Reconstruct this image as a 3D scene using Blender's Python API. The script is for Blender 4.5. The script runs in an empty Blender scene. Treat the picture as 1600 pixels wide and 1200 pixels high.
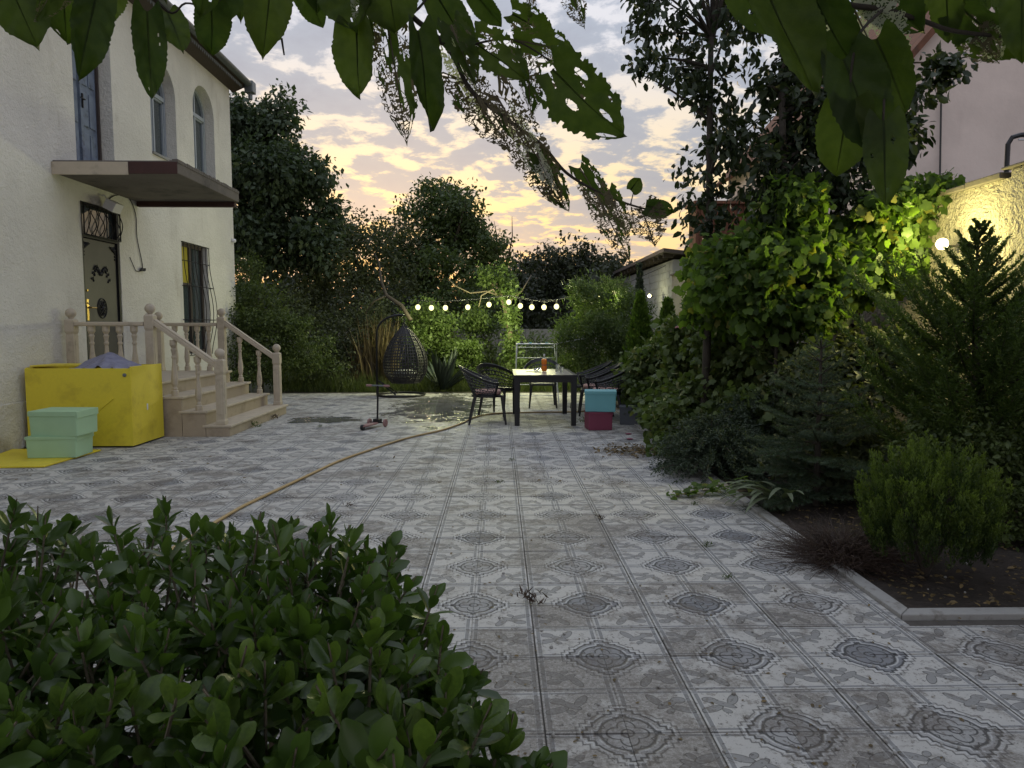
import bpy, math, random
import numpy as np
from mathutils import Vector, Matrix, Euler
from mathutils.kdtree import KDTree
R = math.radians
pi = math.pi
random.seed(7)
rng = np.random.default_rng(7)
scn = bpy.context.scene
col = scn.collection

# ------------------------------------------------------------------ camera
CAM_H, PITCH, YAW, F = 1.47, R(4.64), R(1.08), 1109.0
cam_d = bpy.data.cameras.new('camera')
cam = bpy.data.objects.new('camera', cam_d)
col.objects.link(cam)
cam.location = (0, 0, CAM_H)
cam.rotation_euler = (pi/2-PITCH, 0, -YAW)
cam_d.sensor_width = 36
cam_d.lens = 36*F/1600
cam_d.clip_start = 0.05
cam_d.clip_end = 2000
scn.camera = cam
scn.render.resolution_x, scn.render.resolution_y = 1024, 768
scn.view_settings.view_transform = 'Standard'
scn.view_settings.look = 'None'
scn.view_settings.gamma = 1
scn.view_settings.use_curve_mapping = False
scn.view_settings.exposure = 0.5
scn.cycles.max_bounces = 6
scn.cycles.transparent_max_bounces = 6
scn.cycles.sample_clamp_indirect = 4

# small expression language for shader nodes
class E:
    nt = None
    def __init__(s, sock): s.s = sock
    @staticmethod
    def m(op, *a, clamp=False):
        n = E.nt.nodes.new('ShaderNodeMath'); n.operation = op; n.use_clamp = clamp
        for i, x in enumerate(a):
            if isinstance(x, E): E.nt.links.new(x.s, n.inputs[i])
            else: n.inputs[i].default_value = float(x)
        return E(n.outputs[0])
    def __add__(s, o): return E.m('ADD', s, o)
    __radd__ = __add__
    def __sub__(s, o): return E.m('SUBTRACT', s, o)
    def __rsub__(s, o): return E.m('SUBTRACT', o, s)
    def __mul__(s, o): return E.m('MULTIPLY', s, o)
    __rmul__ = __mul__
    def __truediv__(s, o): return E.m('DIVIDE', s, o)
    def __rtruediv__(s, o): return E.m('DIVIDE', o, s)
def mx_(a, b): return E.m('MAXIMUM', a, b)
def mn_(a, b): return E.m('MINIMUM', a, b)
def ab_(a): return E.m('ABSOLUTE', a)
def sat(a): return E.m('ADD', a, 0, clamp=True)
def ss(a, lo, hi):
    n = E.nt.nodes.new('ShaderNodeMapRange'); n.interpolation_type = 'SMOOTHSTEP'
    E.nt.links.new(a.s, n.inputs[0])
    if lo < hi: n.inputs[1].default_value = lo; n.inputs[2].default_value = hi; n.inputs[3].default_value = 0; n.inputs[4].default_value = 1
    else: n.inputs[1].default_value = hi; n.inputs[2].default_value = lo; n.inputs[3].default_value = 1; n.inputs[4].default_value = 0
    return E(n.outputs[0])
def band(a, c, w): return ss(ab_(a-c), w, w*0.35)
def cmix(f, a, b, mode='MIX'):
    n = E.nt.nodes.new('ShaderNodeMix'); n.data_type = 'RGBA'; n.blend_type = mode
    for i, x in ((0, f), (6, a), (7, b)):
        if isinstance(x, E): E.nt.links.new(x.s, n.inputs[i])
        elif i == 0: n.inputs[0].default_value = x
        else: n.inputs[i].default_value = (*x, 1)
    return E(n.outputs[2])
def noise(vec, scale, detail=4, rough=.55, dist=0, dim='3D'):
    n = E.nt.nodes.new('ShaderNodeTexNoise'); n.noise_dimensions = dim
    if vec is not None: E.nt.links.new(vec.s, n.inputs['Vector'])
    n.inputs['Scale'].default_value = scale; n.inputs['Detail'].default_value = detail
    n.inputs['Roughness'].default_value = rough; n.inputs['Distortion'].default_value = dist
    return E(n.outputs[0])
def vec3(x, y, z):
    n = E.nt.nodes.new('ShaderNodeCombineXYZ')
    for i, q in enumerate((x, y, z)):
        if isinstance(q, E): E.nt.links.new(q.s, n.inputs[i])
        else: n.inputs[i].default_value = q
    return E(n.outputs[0])
def xyz(v):
    n = E.nt.nodes.new('ShaderNodeSeparateXYZ'); E.nt.links.new(v.s, n.inputs[0])
    return E(n.outputs[0]), E(n.outputs[1]), E(n.outputs[2])
def wpos():
    n = E.nt.nodes.new('ShaderNodeNewGeometry'); return E(n.outputs['Position'])
def opos():
    n = E.nt.nodes.new('ShaderNodeTexCoord'); return E(n.outputs['Object'])
def ramp(f, stops):
    n = E.nt.nodes.new('ShaderNodeValToRGB'); E.nt.links.new(f.s, n.inputs[0])
    cr = n.color_ramp
    while len(cr.elements) < len(stops): cr.elements.new(0.5)
    for e, (p, c) in zip(cr.elements, stops): e.position = p; e.color = (*c, 1)
    return E(n.outputs[0])

# ------------------------------------------------------------------ sky
SUN_EL, SUN_AZ = R(4), R(-10)      # low in the west, a little left of straight ahead
world = bpy.data.worlds.new('World'); scn.world = world; world.use_nodes = True
nt = world.node_tree; nt.nodes.clear(); E.nt = nt
tc = nt.nodes.new('ShaderNodeTexCoord')
dx, dy, dz = xyz(E(tc.outputs['Generated']))
sky = nt.nodes.new('ShaderNodeTexSky'); sky.sky_type = 'NISHITA'; sky.sun_disc = False
sky.sun_elevation = SUN_EL; sky.sun_rotation = SUN_AZ; sky.dust_density = 2.0
up = mx_(dz, 0.0)
hl = E.m('SQRT', dx*dx+dy*dy+1e-5)
toward = (dx*math.sin(SUN_AZ)+dy*math.cos(SUN_AZ))/hl            # 1 towards the afterglow
warm = ramp(up, [(0, (.56, .32, .20)), (.06, (.76, .47, .21)), (.15, (.84, .59, .27)), (.24, (.70, .58, .42)), (.36, (.56, .56, .60)), (1, (.68, .73, .84))])
cool = ramp(up, [(0, (.48, .42, .44)), (.15, (.60, .54, .54)), (.35, (.66, .65, .70)), (1, (.68, .73, .84))])
clear = cmix(ss(toward, 0.2, 0.99), cool, warm)
k = 1.0/(up+0.17)
cv = vec3(dx*k, dy*k, 0.0)
n1 = noise(cv, 6.6, 9, .60, .2)
n2 = noise(cv, 1.9, 3, .5, .2)
mask = ss(n1*0.80+n2*0.36, .505, .595)
mask = mask*ss(up, 0.0, .05)
thick = ss(n1*0.80+n2*0.34, .57, .74)
ccol = ramp(up, [(0, (.44, .31, .26)), (.10, (.37, .32, .30)), (.19, (.27, .285, .33)), (.4, (.30, .34, .42)), (1, (.46, .50, .60))])
ccol = cmix(thick*.5, ccol, (.23, .25, .32))
skyc = cmix(mask*.94, clear, ccol)
nb = cmix(1.0, skyc, E(sky.outputs[0]), 'ADD')
nb_n = E.nt.nodes[-1]; nb_n.inputs[0].default_value = 0.012
bg = nt.nodes.new('ShaderNodeBackground'); nt.links.new(nb.s, bg.inputs[0]); bg.inputs[1].default_value = 0.95
wo = nt.nodes.new('ShaderNodeOutputWorld'); nt.links.new(bg.outputs[0], wo.inputs[0])

sun_d = bpy.data.lights.new('sun', 'SUN'); sun_d.energy = .5; sun_d.angle = R(14); sun_d.color = (1, .78, .5)
sun = bpy.data.objects.new('sun', sun_d); col.objects.link(sun)
sd = Vector((math.sin(SUN_AZ)*math.cos(SUN_EL), math.cos(SUN_AZ)*math.cos(SUN_EL), math.sin(SUN_EL)))
sun.rotation_euler = sd.to_track_quat('Z', 'Y').to_euler()
sun.location = (0, 0, 30)

# ------------------------------------------------------------------ placing helpers
def ray(px, py):
    a, b = (px-800)/F, (600-py)/F
    Fw = Vector((math.sin(YAW), math.cos(YAW), 0)); Rt = Vector((math.cos(YAW), -math.sin(YAW), 0)); Z = Vector((0, 0, 1))
    return a*Rt + b*(math.cos(PITCH)*Z+math.sin(PITCH)*Fw) + (math.cos(PITCH)*Fw-math.sin(PITCH)*Z)
def G(px, py, z=0.0):
    d = ray(px, py); t = (z-CAM_H)/d.z
    return Vector((0, 0, CAM_H))+d*t
def AT(px, py, Y):
    d = ray(px, py); return Vector((0, 0, CAM_H))+d*(Y/d.y)
def AX(px, py, X):
    d = ray(px, py); return Vector((0, 0, CAM_H))+d*(X/d.x)
def XA(px, Y): return AT(px, 510, Y).x
def ZA(py, Y): return AT(779, py, Y).z

# ------------------------------------------------------------------ mesh helpers
class MB:
    def __init__(s): s.v = []; s.f = []; s.mi = []
    def add(s, vs, fs, mi=0):
        o = len(s.v); s.v += [tuple(v) for v in vs]; s.f += [tuple(i+o for i in f) for f in fs]; s.mi += [mi]*len(fs)
        return s
    def box(s, x0, x1, y0, y1, z0, z1, M=None, mi=0):
        vs = [Vector((x, y, z)) for z in (z0, z1) for (x, y) in ((x0, y0), (x1, y0), (x1, y1), (x0, y1))]
        if M is not None: vs = [M @ v for v in vs]
        return s.add(vs, [(3, 2, 1, 0), (4, 5, 6, 7), (0, 1, 5, 4), (1, 2, 6, 5), (2, 3, 7, 6), (3, 0, 4, 7)], mi)
    def taper(s, c0, c1, a0, a1, b0=None, b1=None):
        # square bar from c0 to c1 with half sizes a (x) and b (y)
        b0 = a0 if b0 is None else b0; b1 = a1 if b1 is None else b1
        c0, c1 = Vector(c0), Vector(c1)
        d = (c1-c0).normalized()
        ref = Vector((0, 1, 0)) if abs(d.y) < .9 else Vector((1, 0, 0))
        X = ref.cross(d).normalized(); Y = d.cross(X)
        vs = []
        for c, a, b in ((c0, a0, b0), (c1, a1, b1)):
            vs += [c-X*a-Y*b, c+X*a-Y*b, c+X*a+Y*b, c-X*a+Y*b]
        return s.add(vs, [(3, 2, 1, 0), (4, 5, 6, 7), (0, 1, 5, 4), (1, 2, 6, 5), (2, 3, 7, 6), (3, 0, 4, 7)])
    def tube(s, pts, r, n=8, closed=False, caps=True):
        pts = [Vector(p) for p in pts]; N = len(pts)
        rs = r if isinstance(r, (list, tuple)) else [r]*N
        vs = []; prev = None
        for i, p in enumerate(pts):
            if closed: d = pts[(i+1) % N]-pts[i-1]
            else: d = pts[min(i+1, N-1)]-pts[max(i-1, 0)]
            d = d.normalized() if d.length > 1e-9 else Vector((0, 0, 1))
            if prev is None:
                ref = Vector((0, 0, 1)) if abs(d.z) < .9 else Vector((1, 0, 0)); X = ref.cross(d).normalized()
            else:
                X = prev-d*prev.dot(d); X = X.normalized() if X.length > 1e-6 else Vector((1, 0, 0))
            prev = X; Y = d.cross(X)
            vs += [p+(X*math.cos(2*pi*j/n)+Y*math.sin(2*pi*j/n))*rs[i] for j in range(n)]
        fs = []
        for i in range(N if closed else N-1):
            for j in range(n):
                a = i*n+j; b = i*n+(j+1) % n; c = ((i+1) % N)*n+(j+1) % n; d_ = ((i+1) % N)*n+j
                fs.append((a, b, c, d_))
        if caps and not closed: fs.append(tuple(range(n-1, -1, -1))); fs.append(tuple((N-1)*n+j for j in range(n)))
        return s.add(vs, fs)
    def lathe(s, prof, n=14, c=(0, 0, 0), sq=None, rot=0):
        vs = []; c = Vector(c)
        for (r, z) in prof:
            for j in range(n):
                a = 2*pi*j/n+rot; vs.append(c+Vector((r*math.cos(a), r*math.sin(a), z)))
        fs = [(i*n+j, i*n+(j+1) % n, (i+1)*n+(j+1) % n, (i+1)*n+j) for i in range(len(prof)-1) for j in range(n)]
        fs.append(tuple(range(n-1, -1, -1))); fs.append(tuple((len(prof)-1)*n+j for j in range(n)))
        return s.add(vs, fs)
    def ball(s, c, r, n=10, m=7, sz=1):
        return s.lathe([(max(1e-4, r*math.sin(pi*i/m)), -r*sz*math.cos(pi*i/m)) for i in range(m+1)], n, c)
    def prism(s, poly, h0, h1, axis='z'):
        n = len(poly)
        def q(a, b, h): return {'z': (a, b, h), 'x': (h, a, b), 'y': (a, h, b)}[axis]
        vs = [q(a, b, h0) for a, b in poly]+[q(a, b, h1) for a, b in poly]
        return s.add(vs, [tuple(range(n-1, -1, -1)), tuple(range(n, 2*n))]+[(i, (i+1) % n, n+(i+1) % n, n+i) for i in range(n)])
    def mesh(s, name):
        me = bpy.data.meshes.new(name); me.from_pydata(s.v, [], s.f); return me
    def build(s, name, mat, parent=None, smooth=False, loc=None, bevel=0, seg=2):
        me = s.mesh(name)
        for m in (mat if isinstance(mat, (list, tuple)) else [mat]): me.materials.append(m)
        if any(s.mi): me.polygons.foreach_set('material_index', s.mi)
        if smooth: me.polygons.foreach_set('use_smooth', [True]*len(me.polygons))
        o = bpy.data.objects.new(name, me); col.objects.link(o)
        if parent is not None: o.parent = parent
        if loc is not None: o.location = loc
        if bevel:
            b = o.modifiers.new('b', 'BEVEL'); b.width = bevel; b.segments = seg; b.limit_method = 'ANGLE'
        return o

def tag(o, label=None, cat=None, group=None, kind=None):
    if label: o['label'] = label
    if cat: o['category'] = cat
    if group: o['group'] = group
    if kind: o['kind'] = kind
    return o
def empty(name, loc=(0, 0, 0), rz=0):
    o = bpy.data.objects.new(name, None); col.objects.link(o); o.location = loc; o.rotation_euler.z = rz
    o.empty_display_size = .1
    return o
def children(o): return [c for c in bpy.data.objects if c.parent == o]
def copy_tree(o, parent=None):
    c = o.copy(); col.objects.link(c)
    if parent is not None: c.parent = parent
    for ch in children(o): copy_tree(ch, c)
    return c

def np_mesh(name, V, nf, k, mats, parent=None, rnd=None, smooth=False, loc=None, idx=None):
    """V (n,3); faces are k-gons given by idx (nf,k)"""
    me = bpy.data.meshes.new(name)
    me.vertices.add(len(V)); me.vertices.foreach_set('co', np.ascontiguousarray(V, dtype=np.float32).ravel())
    me.loops.add(nf*k); me.loops.foreach_set('vertex_index', np.ascontiguousarray(idx, dtype=np.int32).ravel())
    me.polygons.add(nf); me.polygons.foreach_set('loop_start', np.arange(0, nf*k, k, dtype=np.int32))
    try: me.polygons.foreach_set('loop_total', np.full(nf, k, dtype=np.int32))
    except Exception: pass
    if smooth: me.polygons.foreach_set('use_smooth', np.ones(nf, dtype=bool))
    me.update(calc_edges=True)
    if rnd is not None:
        at = me.attributes.new('rnd', 'FLOAT', 'POINT'); at.data.foreach_set('value', np.ascontiguousarray(rnd, dtype=np.float32))
    for m in (mats if isinstance(mats, (list, tuple)) else [mats]): me.materials.append(m)
    o = bpy.data.objects.new(name, me); col.objects.link(o)
    if parent is not None: o.parent = parent
    if loc is not None: o.location = loc
    return o

# ------------------------------------------------------------------ leaves
def unit(a): return a/np.maximum(np.linalg.norm(a, axis=-1, keepdims=True), 1e-9)
# templates: base at origin, grows along +Y, normal +Z, unit length
TP = {}
TP['quad'] = (np.array([[0, 0, 0], [.3, .45, .05], [0, 1, -.06], [-.3, .45, .05]]), np.array([[0, 1, 2, 3]]))
TP['oval'] = (np.array([[0, 0, 0], [.26, .3, .07], [.22, .72, .04], [0, 1, -.1], [-.22, .72, .04], [-.26, .3, .07], [0, .5, -.02]]),
              np.array([[0, 1, 2, 6], [6, 2, 3, 3], [0, 6, 4, 5], [6, 3, 4, 4]]))
TP['lance'] = (np.array([[0, 0, 0], [.12, .35, .03], [0, 1, -.15], [-.12, .35, .03]]), np.array([[0, 1, 2, 3]]))
TP['blade'] = (np.array([[-.02, 0, 0], [.02, 0, 0], [.012, .55, .03], [-.012, .55, .03], [0, 1, .2]]), np.array([[0, 1, 2, 3], [3, 2, 4, 4]]))
TP['needle'] = (np.array([[-.07, 0, 0], [.07, 0, 0], [0, 1, 0]]), np.array([[0, 1, 2, 2]]))
TP['scale'] = (np.array([[0, 0, 0], [.16, .5, .03], [0, 1, 0], [-.16, .5, .03]]), np.array([[0, 1, 2, 3]]))
_l = [(0, .06, 0), (.22, -.1, .02), (.45, .08, -.04), (.40, .33, .03), (.47, .60, -.05), (.26, .71, .02), (0, 1, -.1),
      (-.26, .71, .02), (-.47, .60, -.05), (-.40, .33, .03), (-.45, .08, -.04), (-.22, -.1, .02), (0, .4, .05)]
TP['lobed'] = (np.array(_l), np.array([[12, 0, 1, 2], [12, 2, 3, 3], [12, 3, 4, 5], [12, 5, 6, 6], [12, 6, 7, 7], [12, 7, 8, 9], [12, 9, 10, 10], [12, 10, 11, 0]]))

def leaves(name, P, D, Nn, S, tp, mat, parent=None, rnd=None, seed=0):
    """P positions, D growth directions, Nn normals, S sizes"""
    T, Fc = TP[tp]
    Fc = np.array(Fc)
    D = unit(D); X = unit(np.cross(D, Nn)); Z = np.cross(X, D)
    n = len(P)
    V = P[:, None, :]+S[:, None, None]*(T[None, :, 0:1]*X[:, None, :]+T[None, :, 1:2]*D[:, None, :]+T[None, :, 2:3]*Z[:, None, :])
    k = len(T)
    # split into tris for degenerate quads
    quads = [f for f in Fc if f[2] != f[3]]; tris = [f[:3] for f in Fc if f[2] == f[3]]
    tri = []
    for q in quads: tri += [[q[0], q[1], q[2]], [q[0], q[2], q[3]]]
    for t in tris: tri.append(list(t))
    tri = np.array(tri)
    idx = (np.arange(n)[:, None, None]*k+tri[None]).reshape(-1, 3)
    if rnd is None: rnd = np.random.default_rng(seed+3).random(n)
    return np_mesh(name, V.reshape(-1, 3), len(idx), 3, mat, parent, np.repeat(rnd, k), idx=idx)

def rdir(n, g=None):
    g = g or rng
    return unit(g.normal(size=(n, 3)))
def lumpy(blobs, g, n=7, k=(.34, .52)):
    o = []
    for b in blobs:
        c = np.array(b[:3]); r = np.array(b[3:6]); o.append((*(c), *(r*.62)))
        d = rdir(n, g)
        for q in range(n):
            s = g.uniform(*k); rm = float(np.cbrt(r.prod()))
            o.append((*(c+d[q]*r*(1.02-s*.55)), *(s*(r*.5+rm*.5))))
    return o
def crown_pts(blobs, clumps, per, sig, g, shell=.45):
    """leaf clumps through a union of ellipsoids: returns P, outward, clump centres"""
    w = np.array([b[3]*b[4]*b[5] for b in blobs])**.67; w /= w.sum()
    C = []; O = []
    for b, c in zip(blobs, g.multinomial(clumps, w)):
        d = rdir(c, g); r = g.random(c)**shell
        ph = g.random(4)*6.28; lump = 1+.16*np.sin(d[:, 0]*5+ph[0])*np.sin(d[:, 2]*6+ph[1])+.12*np.sin(d[:, 1]*9+ph[2]+d[:, 2]*7)+np.where(g.random(c) < .10, .22*g.random(c), 0)
        C.append(np.array(b[:3])+d*(r*lump)[:, None]*np.array(b[3:6])); O.append(d)
    C = np.concatenate(C); O = np.concatenate(O)
    cs = g.random(len(C))*.7+.6
    m = g.poisson(per, len(C))
    ii = np.repeat(np.arange(len(C)), m)
    P = C[ii]+np.clip(g.normal(size=(len(ii), 3)), -1.7, 1.7)*sig*cs[ii][:, None]*np.array([1, 1, .75])
    return P, O[ii], C
def foliage(name, blobs, clumps, per, sig, size, tp, mat, parent, seed, shell=.45, droop=.2, zmin=.02, flat=.6, lump=7):
    g = np.random.default_rng(seed)
    if lump: blobs = lumpy(blobs, g, lump)
    P, O, C = crown_pts(blobs, clumps, per, sig, g, shell)
    keep = P[:, 2] > zmin; P = P[keep]; O = O[keep]; n = len(P)
    D = unit(O*.6+rdir(n, g)*.8+np.array([0, 0, -droop]))
    Nn = unit(np.array([0, 0, 1])*flat+O*.4+rdir(n, g)*.7)
    S = size*(.5+.9*g.random(n)**1.3)
    leaves(name, P, D, Nn, S, tp, mat, parent, g.random(n), seed)
    return C
def limbs(name, base, C, mat, parent, r0, hub, g, n=24, lean=None):
    """trunk from base to hub point, limbs from it to a few clump centres"""
    m = MB(); base = Vector(base); hub = Vector(hub)
    pts = [base.lerp(hub, t)+Vector((math.sin(t*5)*.04, math.cos(t*4)*.04-.04, 0))*r0*8 for t in np.linspace(0, 1, 7)]
    m.tube(pts, [r0*(1.25 if i == 0 else 1-.07*i) for i in range(7)], 9)
    sel = g.choice(len(C), min(n, len(C)), replace=False)
    for i in sel:
        c = Vector(C[i]); hd = math.hypot(c.x-base.x, c.y-base.y); t = (c.z-.55*hd-base.z)/max(.1, hub.z-base.z); t = min(1, max(.18, t+.06*g.normal())); a = base.lerp(hub, t)
        mid = a.lerp(c, .5)+Vector((0, 0, .12*(c-a).length))
        q = [a*(1-u)**2+mid*2*u*(1-u)+c*u*u for u in np.linspace(0, 1, 7)]
        rr = r0*.45*(.6+.5*g.random())
        m.tube(q, [rr*(1-.13*k) for k in range(7)], 5, caps=False)
    return m.build(name, mat, parent, smooth=True)

# ------------------------------------------------------------------ materials
def material(name):
    m = bpy.data.materials.new(name); m.use_nodes = True; m.node_tree.nodes.clear(); E.nt = m.node_tree
    return m
def out(sock):
    o = E.nt.nodes.new('ShaderNodeOutputMaterial'); E.nt.links.new(sock, o.inputs[0])
def princ(c, rough=.6, metal=0, spec=.5, bump=None, bs=.3, bd=.01, trans=0, emit=None, es=0, alpha=1):
    b = E.nt.nodes.new('ShaderNodeBsdfPrincipled')
    def put(k_, v):
        if isinstance(v, E): E.nt.links.new(v.s, b.inputs[k_])
        elif isinstance(v, tuple): b.inputs[k_].default_value = (*v, 1)
        else: b.inputs[k_].default_value = v
    put('Base Color', c); put('Roughness', rough); put('Metallic', metal); put('Specular IOR Level', spec)
    put('Transmission Weight', trans); put('Alpha', alpha)
    if emit: put('Emission Color', emit); put('Emission Strength', es)
    if bump is not None:
        n = E.nt.nodes.new('ShaderNodeBump'); n.inputs['Strength'].default_value = bs; n.inputs['Distance'].default_value = bd
        E.nt.links.new(bump.s, n.inputs['Height']); E.nt.links.new(n.outputs[0], b.inputs['Normal'])
    return b.outputs[0]
def plain(name, c, rough=.6, metal=0, var=.15, sc=8, bump=.0, bsc=60, spec=.5, dirt=None):
    m = material(name); p = opos()
    n = noise(p, sc, 5, .6)
    cc = cmix(n, tuple(x*(1-var) for x in c), tuple(min(1, x*(1+var)) for x in c))
    if dirt:
        cc = cmix(ss(noise(p, dirt[1], 6, .65), .5, .72)*dirt[2], cc, dirt[0])
    h = noise(p, bsc, 5, .6)
    out(princ(cc, rough, metal, spec, h if bump else None, bump, .01)); return m
def leafmat(name, a, b, trans=.3, rough=.5, c3=None, p3=.08, spec=.35, obj=False, veins=False):
    m = material(name)
    if obj:
        n = E.nt.nodes.new('ShaderNodeObjectInfo'); r = E(n.outputs['Random'])
    else:
        n = E.nt.nodes.new('ShaderNodeAttribute'); n.attribute_name = 'rnd'; r = E(n.outputs['Fac'])
    pn = noise(opos(), 9 if not veins else 60, 3)
    cc = cmix(sat(r*.75+(pn-.5)*1.1), a, b)
    if c3: cc = cmix(ss(r, 1-p3, 1-p3+.01), cc, c3)
    t = cmix(1.0, cc, (1.9, 2.1, .9), 'MULTIPLY')
    s1 = princ(cc, rough, 0, spec, noise(opos(), 150, 2) if veins else None, .25, .004)
    tr = E.nt.nodes.new('ShaderNodeBsdfTranslucent'); E.nt.links.new(t.s, tr.inputs[0])
    mix = E.nt.nodes.new('ShaderNodeMixShader'); mix.inputs[0].default_value = trans
    E.nt.links.new(s1, mix.inputs[1]); E.nt.links.new(tr.outputs[0], mix.inputs[2])
    out(mix.outputs[0]); return m

# stucco of the house
def stucco(name, c, scale=45, bs=.7, stain=(.33, .28, .2), bd=.035):
    m = material(name); p = wpos(); x, y, z = xyz(p)
    big = noise(p, 1.1, 5, .6); fine = noise(p, scale, 4, .6); mid = noise(p, scale*.35, 3, .6)
    streak = noise(vec3(x*2, y*2+noise(p, 2, 3)*.6, z*.30), 1.2, 7, .68)
    cc = cmix(ss(big, .3, .7), c, tuple(q*.86 for q in c))
    cc = cmix(ss(streak, .54, .74)*.42*ss(big, .35, .6), cc, stain)
    cc = cmix(ss(z, .7, .0)*ss(noise(p, 3, 5, .6), .35, .65)*.6, cc, tuple(q*.75 for q in stain))
    cc = cmix(ss(fine, .66, .78)*.3, cc, tuple(q*.5 for q in c))
    h = fine*.6+mid*.8
    out(princ(cc, .9, 0, .2, h, bs, bd)); return m
M = {}
M['stucco'] = stucco('cream_stucco', (.76, .74, .67))
M['wall_r'] = stucco('rough_render', (.44, .40, .33), 34, 1.0, (.14, .12, .10), .09)
M['pink'] = stucco('pink_render', (.80, .67, .60), 14, .15, (.60, .49, .44))
M['concrete'] = plain('weathered_concrete', (.135, .12, .105), .9, var=.35, sc=3, bump=.5, bsc=30, dirt=((.06, .055, .05), 2.5, .8))
M['concrete_lt'] = plain('grey_concrete', (.30, .30, .29), .9, var=.25, sc=2, bump=.4, bsc=25, dirt=((.15, .14, .12), 1.5, .6))
M['slab_dark'] = plain('dark_red_paint', (.055, .022, .018), .7, var=.4, sc=5, bump=.3, bsc=40)
M['travertine'] = plain('beige_stone', (.50, .43, .33), .65, var=.16, sc=7, bump=.2, bsc=50, dirt=((.24, .20, .16), 6, .5))
M['stone_base'] = plain('tan_stone_cladding', (.38, .31, .23), .6, var=.2, sc=4, bump=.2, bsc=30, dirt=((.18, .14, .1), 3, .6))
M['yellow'] = plain('yellow_board', (.76, .62, .045), .5, var=.08, sc=30, bump=.1, bsc=120, dirt=((.45, .33, .03), 3, .5))
M['green_card'] = plain('mint_board', (.38, .58, .37), .6, var=.1, sc=5, bump=.1, bsc=12)
M['teal'] = plain('teal_board', (.16, .42, .46), .55, var=.1, sc=5, bump=.1, bsc=12)
M['crimson'] = plain('crimson_board', (.22, .045, .085), .6, var=.15, sc=5, bump=.1, bsc=12)
M['greybox'] = plain('grey_board', (.12, .13, .15), .6, var=.15, sc=5, bump=.1, bsc=12)
M['black'] = plain('black_plastic', (.012, .012, .014), .38, var=.3, sc=20)
M['darkmetal'] = plain('dark_metal', (.02, .02, .022), .4, .5, var=.3, sc=20)
M['weave'] = plain('black_wicker', (.018, .017, .02), .5, var=.4, sc=60, bump=.6, bsc=200)
M['pinkcush'] = plain('faded_pink_cushion', (.34, .20, .17), .85, var=.2, sc=12, bump=.3, bsc=80)
M['tabletop'] = plain('scratched_grey_table_top', (.26, .24, .21), .32, var=.25, sc=9, bump=.06, bsc=60)
M['white'] = plain('white_enamel', (.62, .64, .66), .4, var=.08, sc=10)
M['hose'] = plain('yellow_hose_rubber', (.42, .30, .14), .5, var=.15, sc=6)
M['wood'] = plain('dark_wood', (.045, .035, .027), .8, var=.4, sc=10, bump=.4, bsc=50)
M['bark'] = plain('bark', (.055, .045, .035), .9, var=.5, sc=12, bump=.8, bsc=30)
M['bark_lt'] = plain('pale_bark', (.16, .13, .09), .9, var=.4, sc=12, bump=.8, bsc=30)
M['soil'] = plain('dark_soil', (.035, .026, .02), .95, var=.5, sc=14, bump=1, bsc=25, dirt=((.09, .07, .05), 30, .6))
M['ground'] = plain('grassy_earth', (.045, .05, .02), .95, var=.5, sc=2, bump=1, bsc=12)
M['kerb'] = plain('pale_kerb_concrete', (.36, .35, .33), .8, var=.15, sc=9, bump=.3, bsc=60, dirt=((.12, .10, .07), 8, .8))
M['rust'] = plain('rusted_sheet', (.16, .065, .035), .85, var=.5, sc=6, bump=.5, bsc=30, dirt=((.05, .03, .02), 5, .8))
M['gutter'] = plain('grey_zinc', (.16, .18, .19), .45, .4, var=.2, sc=9)
M['roof'] = plain('grey_roof_sheet', (.14, .13, .12), .6, .2, var=.3, sc=4)
M['doorblue'] = plain('weathered_blue_door', (.16, .20, .27), .6, var=.4, sc=7, bump=.3, bsc=60, dirt=((.05, .06, .08), 9, .8))
M['doorframe'] = plain('brown_frame', (.06, .045, .04), .6, var=.3, sc=9)
M['steeldoor'] = plain('bronze_steel_door', (.085, .08, .072), .5, .1, var=.35, sc=3, bump=.06, bsc=9)
M['brass'] = plain('brass', (.55, .38, .12), .3, .9, var=.1)
M['pvc'] = plain('grey_window_frame', (.33, .37, .41), .5, var=.12, sc=9)
M['glass'] = plain('dark_window_glass', (.05, .065, .075), .08, 0, var=.3, sc=2, spec=.9)
M['amber'] = plain('yellow_blind', (.42, .36, .03), .4, var=.2, sc=5)
M['iron'] = plain('wrought_iron', (.018, .016, .015), .55, .4, var=.3)
M['cable'] = plain('cable_grey', (.04, .04, .04), .6)
M['bag'] = plain('violet_grey_plastic_sheet', (.22, .22, .30), .35, var=.3, sc=6, bump=.5, bsc=9)
M['orange'] = plain('orange_drink', (.75, .20, .02), .2, var=.1)
M['rosepink'] = plain('rose_petal', (.55, .26, .28), .6, var=.25, sc=40)
M['paper'] = plain('white_paper', (.7, .7, .72), .7)
M['scoot'] = plain('rose_scooter_plastic', (.30, .16, .15), .45, var=.2)
M['dryleaf'] = leafmat('dry_leaf', (.10, .07, .03), (.22, .15, .06), .1)
m = material('clear_plastic'); out(princ((.8, .85, .88), .15, trans=.8, alpha=.55)); M['clear'] = m
def lampmat(name, c, s):
    m = material(name); e = E.nt.nodes.new('ShaderNodeEmission'); e.inputs[0].default_value = (*c, 1); e.inputs[1].default_value = s
    out(e.outputs[0]); return m
M['bulb'] = lampmat('lit_bulb', (1, .96, .42), 1.7)
M['wall_bulb'] = lampmat('lit_wall_bulb', (1, .93, .50), 12)

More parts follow.
